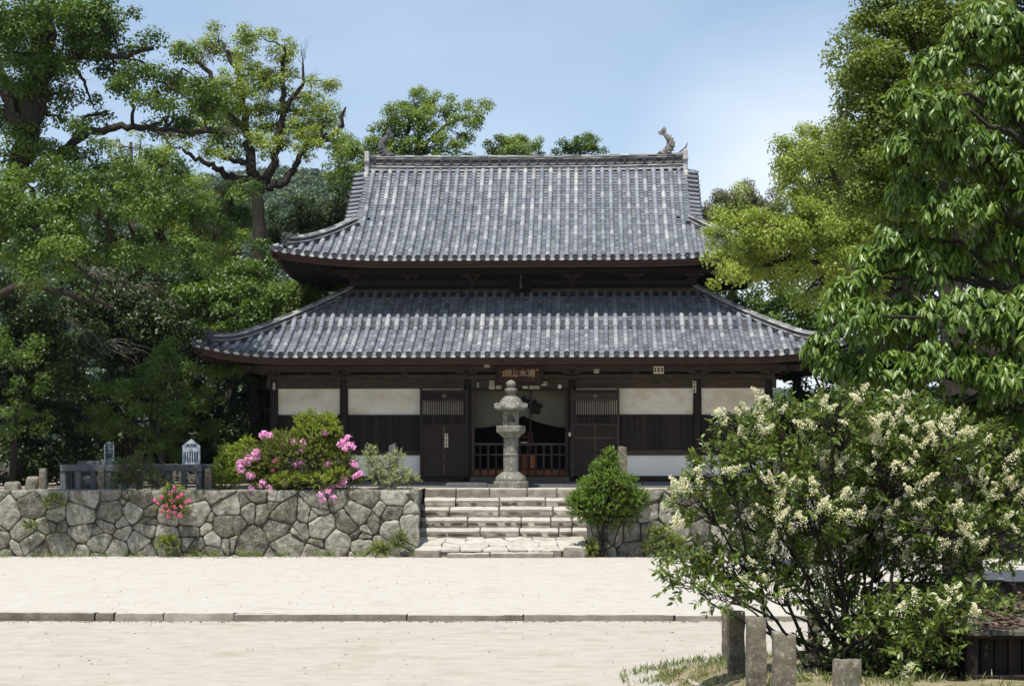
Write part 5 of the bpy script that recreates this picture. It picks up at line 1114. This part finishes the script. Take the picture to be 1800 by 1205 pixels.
for b in TNB:
    s = F/TND; C = P(b[0], b[1], TND+rng.uniform(-.5, .5)); rx, rz = b[2]/s, b[3]/s; i = np.argmin(np.linalg.norm(tr-C, axis=1)+np.maximum(0, tr[:, 2]-C[2]+.5)*2); c = curve(tr[i], C, .12, 9, .03); mb.tube(c, np.linspace(.036, .010, 9), n=6)
    n = int((190 if b[0] < 1840 else 70)*(rx*rz)/.12); d = rdir(n); d[:, 2] = d[:, 2]*.8+.25; d[:, 1] -= .15; d = unit(d); u = rng.uniform(.35, 1, n)**.6
    pos = C+d*u[:, None]*np.array([rx, (rx+rz)*.6, rz]); Cc.append(pos); Oo.append(unit(d+np.array([-.1, 0, .35])))
    for q in pos[:: 2]: mb.tube(curve(C+(q-C)*.15, q, .08, 4), [.010, .007, .005, .004], n=4, cap=False)
mb.build('trunk', BARK, tn, tb)
Cc = np.concatenate(Cc); Oo = np.concatenate(Oo); mb = MB(); rosettes(mb, Cc, Oo, 9, .115, .035); mb.build('crown', L_BIG, tn, tb); print('near rosettes', len(Cc))
# --- shrubs
def sprays(mb, C, O, nl, tl, Ll, Lw, mat=0, twigmb=None, tr=.0025, up=.3, bend=.12, seg=2):
    n = len(C); O = unit(O+rng.normal(size=(n, 3))*.25); idx = np.repeat(np.arange(n), nl); t = np.tile(np.linspace(.12, 1, nl), n); m = len(idx); ax = O[idx]
    base = C[idx]+ax*(tl*t)[:, None]; side = unit(np.cross(ax, rdir(n)[idx])); alt = np.tile(np.where(np.arange(nl) % 2, 1, -1), n)[:, None]
    A = ax*.7+side*alt*.9+rng.normal(size=(m, 3))*.28; sz = rng.uniform(.6, 1.15, m); tone = rng.uniform(0, 1, n); N = unit(np.array([0, 0, up+.5])+rng.normal(size=(m, 3))*.5+ax*.2)
    leaves(mb, base, A, N, Ll*sz, Lw*sz, np.clip(tone[idx]*.4+rng.uniform(0, 1, m)*.6, 0, 1), mat, seg=seg, bend=bend)
    if twigmb is not None:
        for q in range(0, n, 1): twigmb.tube([C[q]-O[q]*tl*.5, C[q]+O[q]*tl], [tr*1.3, tr*.7], n=3, cap=False)
def shrub(name, label, cat, D, blobs, lm, base_px, dens, nl, tl, Ll, Lw, stems=6, dj=.25, up=.3, group=None, bark=None, r0=.03, zb=None, trw=.0025, outward=.9, seg=2, stemn=True, ustart=.3, ny=.5):
    s = F/D; b0 = P(base_px[0], base_px[1], D) if zb is None else np.array([(base_px[0]-900)/s, D, zb]); t = thing(name, tuple(b0), label, cat, group)
    st = MB(); lv = MB(); pts_all = []
    for b in blobs:
        C = P(b[0], b[1], D+(b[4] if len(b) > 4 else rng.uniform(-dj, dj))); rx, rz = b[2]/s, b[3]/s; ry = (rx+rz)*ny
        n = max(4, int(dens*(1.9 if D > 30 else (1.0 if b[1] > 955 else 1))*b[2]*b[3]*3.14/1000)); sc = 1; d = rdir(n); d[:, 2] += .15; d = unit(d); u = rng.uniform(ustart, 1, n)**.55
        pos = C+d*u[:, None]*np.array([rx, ry, rz]); sprays(lv, pos, d*outward+np.array([0, 0, up]), nl, tl, Ll, Lw, twigmb=st, tr=trw, up=up, seg=seg); pts_all.append(pos)
        bb = b0+np.array([rng.uniform(-.12, .12)*stems*.25, rng.uniform(-.1, .1), 0]); c = curve(bb, C, -.05, 8, .03); st.tube(c, np.linspace(r0, r0*.3, 8), n=6)
        for q in pos[::3]: st.tube(curve(C+(bb-C)*.12, q, .03, 5, .05), np.linspace(r0*.28, trw, 5), n=4, cap=False)
    st.build('stems', bark or BARK, t, b0); lv.build('foliage', lm, t, b0); return t, np.concatenate(pts_all), b0
BB = [(1300, 765, 40, 26), (1390, 750, 60, 34), (1480, 735, 60, 34), (1570, 745, 70, 34), (1660, 770, 60, 34), (1750, 800, 60, 34), (1265, 825, 40, 34), (1350, 830, 70, 44), (1460, 820, 75, 50), (1570, 830, 80, 50), (1680, 850, 75, 50), (1780, 875, 60, 55),
      (1232, 885, 36, 30), (1310, 905, 60, 40), (1420, 905, 75, 48), (1530, 915, 80, 48), (1650, 925, 70, 42), (1760, 945, 60, 40), (1215, 985, 42, 24), (1285, 1000, 55, 32), (1370, 990, 60, 36), (1470, 985, 70, 34), (1215, 1022, 40, 14), (1285, 1048, 45, 14), (1360, 1045, 45, 20), (1450, 1045, 45, 26), (1545, 1000, 50, 32),
      (1600, 1075, 50, 26), (1680, 1100, 50, 20), (1530, 1130, 45, 30), (1620, 1160, 45, 22), (1570, 1190, 45, 18), (1740, 1080, 45, 16), (1700, 990, 55, 18), (1650, 1195, 40, 14), (1600, 1075, 45, 22, -1.0), (1650, 1110, 45, 24, -1.1), (1700, 1065, 40, 14, -1.1), (1600, 1140, 35, 20, -1.1), (1560, 1100, 45, 30, -.6), (1640, 1000, 50, 25), (1500, 1075, 50, 25)]
bush, bpts, bb0 = shrub('flowering_privet', 'large near bush covered in cream blossom sprays at the lower right', 'bush', 14.0, BB, L_BUSH, (1500, 1215), 12.0, 9, .15, .066, .031, stems=9, dj=.42, up=.35, r0=.021, zb=-1.88, bark=BARK, ustart=.2)
FL = [(1700, 900), (1740, 880), (1760, 910), (1720, 960), (1660, 960), (1600, 980), (1790, 930), (1600, 860), (1500, 960), (1560, 950), (1268, 737), (1287, 728), (1316, 739), (1331, 765), (1305, 768), (1345, 710), (1389, 710), (1430, 746), (1455, 706), (1497, 741), (1507, 700), (1558, 704), (1573, 746), (1540, 776), (1550, 765), (1598, 735), (1628, 750), (1672, 743), (1683, 761), (1664, 761), (1719, 776), (1734, 798), (1763, 805), (1741, 834), (1712, 838), (1763, 849), (1422, 794), (1463, 820), (1492, 831), (1518, 823), (1426, 853), (1448, 853), (1367, 849), (1378, 867), (1382, 875), (1485, 875), (1507, 875), (1591, 820), (1573, 834), (1650, 849), (1683, 853), (1367, 908), (1378, 905), (1433, 897), (1452, 893), (1477, 911), (1514, 904), (1540, 911), (1558, 897), (1624, 893), (1690, 930), (1404, 922), (1323, 911), (1224, 845), (1195, 845), (1188, 862), (1180, 922), (1279, 838), (1353, 963), (1426, 1000), (1452, 1007), (1316, 988), (1345, 1036), (1459, 1067), (1646, 1051), (1664, 1047), (1587, 1071), (1710, 1085), (1580, 1192), (1600, 1180), (1560, 800), (1620, 785), (1640, 775), (1530, 740), (1790, 870), (1780, 830)]
mb = MB(); st = MB()
for (x, y) in FL:
    for k in range(random.choice((1, 2, 3, 3, 4))):
        px, py = x+random.gauss(0, 12), y+random.gauss(0, 8); cand = P(px, py, 14.0)
        dd = np.abs(bpts[:, 0]/bpts[:, 1]-cand[0]/14)+np.abs(bpts[:, 2]/bpts[:, 1]-cand[2]/14); near = np.where(dd < .012)[0]; Dd = (bpts[near, 1].min() if len(near) else 13.7)-.10
        C = P(px, py, Dd); ax = unit(np.array([random.uniform(-.9, .9), random.uniform(-.5, .1), random.uniform(.25, .8)])); Lp = random.uniform(.06, .12); n = int(760*Lp)+20
        t = rng.uniform(0, 1, n)**.8; wd = (1-t*.75)*Lp*.44; d = rdir(n); pos = C+ax*(t*Lp)[:, None]+d*(wd*rng.uniform(.3, 1, n)**.5)[:, None]
        leaves(mb, pos, rdir(n), rdir(n), rng.uniform(.009, .015, n), rng.uniform(.009, .014, n), rng.uniform(0, 1, n)); st.tube([C-ax*.05, C+ax*Lp*.9], [.0025, .001], n=3, cap=False)
mb.build('blossoms', CREAM, bush, bb0); st.build('blossom_stalks', L_NAN, bush, bb0)
shrub('undergrowth_shrub', 'dark low undergrowth around the stems of the flowering bush', 'bush', 13.6, [(1430, 1150, 30, 20), (1490, 1180, 50, 24), (1560, 1185, 60, 30), (1640, 1170, 60, 36), (1600, 1120, 60, 34), (1690, 1190, 40, 30), (1520, 1120, 40, 26), (1650, 1080, 40, 22), (1730, 1140, 30, 20)], L_DARK, (1560, 1240), 9, 8, .13, .06, .03, stems=6, dj=.3, up=.4, r0=.012, zb=-1.9)
# azalea mound on the wall
AZ = [(525, 800, 60, 34), (475, 825, 42, 28), (450, 815, 30, 26), (585, 820, 42, 30), (540, 845, 70, 18), (480, 848, 45, 14), (560, 785, 45, 28), (610, 840, 24, 18), (500, 780, 40, 20)]
az, azp, azb = shrub('azalea_bush', 'broad azalea mound with pale pink flowers spilling over the wall left of the steps', 'bush', 45.3, AZ, L_AZ, (530, 862), 70, 7, .14, .058, .036, dj=.25, up=.4, zb=ZT, seg=1, r0=.016, trw=.0025)
def petals_at(mb, lst, D, r=.10, n=26,  size=.05, dy=-.45):
    n0 = n*1.5
    for (x, y) in lst:
        C = P(x, y, D+dy*random.uniform(.8, 1.2)); n = int(n0*random.uniform(.7, 1.5)); d = rdir(n); pos = C+d*r*rng.uniform(.3, 1, n)[:, None]*np.array([1, .7, .8]); leaves(mb, pos, np.cross(d, rdir(n)), d+np.array([0, -.5, .4]), size*rng.uniform(.7, 1.2, n), size*.9, rng.uniform(0, 1, n))
PK = [(466, 764), (472, 770), (428, 810), (438, 803), (452, 794), (446, 800), (422, 821), (424, 830), (443, 832), (437, 839), (442, 859), (471, 855), (476, 860), (497, 853), (462, 850), (514, 775), (525, 783), (532, 778), (522, 812), (571, 757), (600, 775), (611, 770), (613, 779), (619, 783), (597, 781), (606, 787), (571, 814), (623, 815), (632, 828), (627, 835), (603, 845), (608, 848), (564, 868), (576, 861), (585, 873), (567, 876), (583, 860), (560, 841), (590, 852), (434, 812), (456, 802), (575, 868)]
mb = MB(); petals_at(mb, [(x+random.gauss(0, 3), y+random.gauss(0, 3)) for x, y in PK*2], 45.3, r=.10, n=24, size=.055); petals_at(mb, [(564, 868), (576, 863), (585, 873), (567, 878)], 44.7, r=.10, n=24, size=.055, dy=-.3); mb.build('flowers', PINK, az, azb)
mb = MB(); petals_at(mb, [(487, 807), (482, 810), (524, 818), (480, 826), (497, 781)], 45.3, r=.06, n=16, size=.05); mb.build('flower_accent', MAGENTA, az, azb)
shrub('nandina_shrub', 'bright yellow-green shoots growing up through the pink azalea', 'bush', 45.1, [(545, 760, 26, 18), (570, 748, 20, 14), (530, 742, 8, 14), (548, 733, 6, 10), (578, 738, 8, 10), (585, 760, 12, 12), (550, 785, 36, 14), (505, 843, 26, 7, -.5), (560, 845, 30, 7, -.5), (595, 835, 16, 6, -.5)], L_NAN, (548, 862), 85, 8, .15, .06, .032, up=.6, zb=ZT, seg=1, r0=.012, trw=.0025)
shrub('nandina_shrub', 'feathery yellow-green shrub at the right end of the stone fence', 'bush', 45.6, [(410, 800, 24, 16), (435, 785, 10, 16), (395, 825, 22, 18), (415, 835, 22, 16), (385, 845, 14, 12), (432, 820, 16, 20)], L_NAN, (405, 862), 80, 8, .14, .065, .034, up=.5, zb=ZT, seg=1, r0=.012, trw=.0025)
a2, _, b2 = shrub('azalea_bush', 'small azalea with deep pink flowers growing out of the wall face', 'bush', 44.35, [(305, 866, 22, 12), (300, 885, 24, 16), (315, 895, 14, 14)], L_NAN, (303, 905), 70, 6, .12, .05, .022, up=.4, seg=1, r0=.01, trw=.004, dj=.1)
mb = MB(); petals_at(mb, [(x+random.uniform(-3, 3), y+random.uniform(-3, 3)) for x, y in ((272, 878), (283, 872), (290, 886), (300, 878), (308, 888), (297, 898), (306, 902), (318, 892), (325, 880), (332, 880), (312, 874), (300, 866), (288, 895), (314, 905), (322, 870), (305, 857), (276, 884), (295, 905))], 44.3, r=.06, n=16, size=.05, dy=-.25); mb.build('flowers', MAGENTA, a2, b2)
shrub('pale_shrub', 'thin pale feathery shrub in front of the slender stele left of the steps', 'bush', 45.4, [(652, 800, 9, 14), (655, 820, 12, 12), (680, 820, 18, 16), (698, 805, 9, 12), (665, 838, 16, 8), (705, 835, 18, 10), (722, 845, 12, 6), (690, 845, 20, 8)], L_PALE, (672, 860), 80, 8, .15, .05, .032, up=.5, zb=ZT, seg=1, r0=.012, trw=.0025, bark=BARKL)
shrub('evergreen_shrub', 'dense bright green conical shrub at the right side of the steps', 'bush', 44.3, [(1073, 803, 9, 12), (1066, 826, 24, 16), (1072, 850, 44, 20), (1060, 880, 54, 24), (1108, 878, 30, 20), (1025, 888, 28, 24), (1072, 908, 48, 16), (1040, 855, 24, 12)], L_GRN, (1062, 985), 78, 7, .15, .065, .032, up=.45, zb=-2.66, seg=1, r0=.03, trw=.005, dj=.2)
shrub('trailing_shrub', 'dark trailing shrub leaning over the stone fence rail', 'bush', 45.2, [(225, 820, 26, 12), (250, 835, 28, 16), (215, 845, 20, 12), (275, 845, 18, 12), (250, 808, 18, 8)], L_MID, (245, 862), 60, 6, .16, .06, .026, up=.3, zb=ZT, seg=1, r0=.012, trw=.005, bark=BARKL)
for k, (x, y, rx, ry, lb) in enumerate(((700, 950, 14, 14, 'low bright fern clump at the left foot of the steps'), (668, 965, 18, 10, 'low weeds at the wall foot left of the fern clump'), (1038, 962, 10, 14, 'yellow-green fern at the right foot of the steps'), (1150, 962, 20, 12, 'weedy fern patch at the foot of the boulder wall'), (1160, 935, 22, 6, 'creeper hanging from a ledge of the boulder wall'), (95, 880, 18, 9, 'broad-leaved weed growing near the top of the wall at left'), (52, 925, 10, 7, 'small weed tuft in a joint of the wall at far left'), (295, 955, 18, 12, 'tall grassy weed against the big wall stone'), (1185, 955, 16, 12, 'leafy weed between the boulder wall and the blossoms'))):
    shrub('wall_weed', lb, 'weed', 44.3 if 930 > y or x > 1100 else 44.2, [(x, y, rx, ry)], L_NAN if k % 3 else L_CAMPH, (x, y+ry), 85, 6, .12, .07, .024, up=.5, seg=1, r0=.006, trw=.004, dj=.03, group='weeds and ferns on the walls', ny=.25)
# moss and small weeds along the wall foot and in its joints
mb = MB(); n = 2600
xp = np.concatenate([rng.uniform(330, 735, int(n*.75)), rng.uniform(0, 330, int(n*.25))]); dens = vn(np.c_[xp*.03, xp*0, xp*0], 1, 3); keep = dens > -.15; xp = xp[keep]; n = len(xp)
X = (xp-900)/67.6; Z = -2.62+np.abs(rng.normal(size=n))*.07*(1+vn(np.c_[xp*.02, xp*0, xp*0], 1, 9)); Y = 44.38-rng.uniform(0, .12, n)
A = rng.normal(size=(n, 3))*.5+np.array([0, -.4, .8]); leaves(mb, np.c_[X, Y, Z], A, rdir(n), rng.uniform(.03, .09, n), .025, rng.uniform(0, 1, n))
n = 700; cx = rng.uniform(-13, -2.6, 46)[rng.integers(0, 46, n)]; cz = -2.55+((cx*7.7) % 1.5); X = cx+rng.normal(size=n)*.07; Z = cz+rng.normal(size=n)*.05
leaves(mb, np.c_[X, np.full(n, 44.50)-rng.uniform(0, .05, n), Z], rng.normal(size=(n, 3))+np.array([0, -.7, .2]), rdir(n), rng.uniform(.03, .08, n), .022, rng.uniform(0, 1, n))
tag(mb.build('wall_moss', L_CAMPH), 'low moss and small weeds along the foot of the walls', 'ground cover', kind='stuff')
# grassy bank under the bush
nx, ny = 110, 150; G = np.zeros((nx, ny, 3)); Xs = np.linspace(1.15, 9, nx)
for i, x in enumerate(Xs):
    yb = 18.3+min(1.6, (x-1.15)*.9)+.35*math.sin(x*2.1); ya = 4.5 if x > 1.6 else 14+ (1.6-x)*5
    ys = np.linspace(ya, yb, ny); G[i, :, 0] = x+.10*vn(np.c_[ys*1.3, ys*0, ys*0+x], 1, 4)*(1 if i < 2 else 0); G[i, :, 1] = ys; G[i, :, 2] = zg(np.full(ny, x), ys)
e = np.minimum(np.minimum(np.linspace(0, 1, nx)[:, None]*14, (1-np.linspace(0, 1, ny)[None])*10), 1)
G[..., 2] += vn(G, .9, 3)*.012+vn(G, 3.1, 4)*.0042+.035*e-.02+vn(G, 5, 6)*.012*e
mb = MB(); mb.grid(G, 0, .5, True, flip=True); tag(mb.build('grassy_bank', GDIRT), kind='structure')
n = 34000; X = rng.uniform(1.1, 6.5, n); Y = rng.uniform(9.5, 20, n); cl = vn(np.c_[X, Y, X*0], 2.2, 12)+.5*vn(np.c_[X, Y, X*0], 7, 13); yb = 18.3+np.minimum(1.6, (X-1.15)*.9)
ed = np.clip((X-1.15+(Y-15)*.03)/.5, 0, 1); keep = (cl > .0+.5*(1-ed)) & (Y < yb+.1) & ((X > 1.6) | (Y > 14.5)) & ((X < 3.2) | (Y > 16) | (rng.uniform(size=n) < .3)); X, Y = X[keep], Y[keep]; n = len(X)
Z = zg(X, Y)+.01; A = rng.normal(size=(n, 3))*.45+np.array([0, 0, .9]); mb = MB(); leaves(mb, np.c_[X, Y, Z], A, rdir(n), rng.uniform(.03, .11, n), .010, rng.uniform(0, 1, n), bend=.25)
tag(mb.build('grass', L_GRASS), 'thin short grass on the bank around the bollards', 'grass', kind='stuff')
# fallen leaves: on the court, the bank and the shelter roof
mb = MB(); n = 300; Y = rng.uniform(17, 44, n); X = rng.uniform(-.32, .32, n)*Y; Z = zg(X, Y)+.016
n2 = 700; X2 = rng.uniform(1.3, 6, n2); Y2 = rng.uniform(10, 19, n2); Z2 = zg(X2, Y2)+.02
n3 = 620; X3 = np.concatenate([rng.normal(3.78, .12, 260), rng.normal(4.25, .16, 200), rng.uniform(3.1, 5.1, 160)]); Y3 = rng.uniform(13.05, 14.1, n3); Z3 = -1.345+(Y3-12.98)*.158+.012+rng.uniform(0, .02, n3)
B = np.concatenate([np.c_[X, Y, Z], np.c_[X2, Y2, Z2], np.c_[X3, Y3, Z3]]); n = len(B); A = rng.normal(size=(n, 3))*np.array([1, 1, .12]); sz = np.concatenate([rng.uniform(.03, .06, 300), rng.uniform(.03, .07, n2), rng.uniform(.05, .09, n3)])
leaves(mb, B, A, np.array([0, 0, 1.])+rng.normal(size=(n, 3))*.3, sz, sz*.5, rng.uniform(0, 1, n)); tag(mb.build('fallen_leaves', L_DEAD), 'scattered brown fallen leaves on the sand, the bank and the shelter roof', 'fallen leaves', kind='stuff')
# pebbles and grit along the kerb and the foot of the walls
n = 1500; X = rng.uniform(-15, 12, n); k3 = rng.uniform(size=n); Y = np.where(k3 < .45, kerbD(X)-.10-np.abs(rng.normal(size=n))*.12, np.where(k3 < .86, 44.2-np.abs(rng.normal(size=n))*.18, rng.uniform(17, 44, n))); X = np.where(k3 >= .86, X*.5, X)
r_ = rng.uniform(.006, .02, n)*np.where(k3 < .86, 1.3, .8); Z = zg(X, Y)+r_*.3; C = np.c_[X, Y, Z]; o6 = np.array([(1, 0, 0), (-1, 0, 0), (0, 1, 0), (0, -1, 0), (0, 0, .7), (0, 0, -.7)])
V = C[:, None]+o6[None]*r_[:, None, None]*rng.uniform(.7, 1.3, (n, 6, 1)); f = np.arange(n)[:, None, None]*6+np.array([(0, 2, 4), (2, 1, 4), (1, 3, 4), (3, 0, 4), (2, 0, 5), (1, 2, 5), (3, 1, 5), (0, 3, 5)])[None]
mb = MB(); mb.add(V.reshape(-1, 3), f.reshape(-1, 3), 0, np.repeat(rng.uniform(0, 1, n), 8)); tag(mb.build('pebbles', STEPM), 'small pebbles and grit on the sand', 'pebbles', kind='stuff')
# forest canopy of the far hill
Hg = HILLG; n = 9000; ii = rng.integers(60, 200, n); jj = rng.integers(2, 62, n); C = Hg[ii, jj]+rng.uniform(-1.3, 1.3, (n, 3))*np.array([1, 2, .3])+np.array([0, 0, .6]); rr = rng.uniform(1.4, 3.4, n); cnt = 40; idx = np.repeat(np.arange(n), cnt)
d = rdir(n*cnt); d[:, 2] = np.abs(d[:, 2]); B = C[idx]+d*np.array([1, 1, .85])*rr[idx][:, None]*rng.uniform(.75, 1.05, n*cnt)[:, None]; N = unit(d+np.array([0, 0, .3])+rdir(n*cnt)*.35)
mb = MB(); lr = rng.uniform(0, 1, n); leaves(mb, B, np.cross(N, rdir(n*cnt)), N, rng.uniform(.7, 1.3, n*cnt), .75, np.clip(lr[idx]*.7+rng.uniform(0, 1, n*cnt)*.3, 0, 1))
tag(mb.build('hill_forest', leafm('hill_leaf', (.018, .036, .010), (.045, .075, .018), (.10, .135, .03), tr=.1)), 'far wooded hillside showing above the left eaves', 'forest', kind='stuff')

# thin summer air: far things fade a little towards blue
hz = bpy.data.materials.new('air'); hz.use_nodes = True; hn = hz.node_tree; hn.nodes.clear(); ho = hn.nodes.new('ShaderNodeOutputMaterial'); hv = hn.nodes.new('ShaderNodeVolumePrincipled')
hv.inputs['Color'].default_value = (.62, .78, 1.0, 1); hv.inputs['Density'].default_value = .00008; hv.inputs['Anisotropy'].default_value = .1; hn.links.new(hv.outputs[0], ho.inputs['Volume'])
mb = MB(); mb.box(-1600, 1600, -400, 2600, -6.3, 170); tag(mb.build('haze', hz), 'thin bluish summer air', 'haze', kind='stuff')
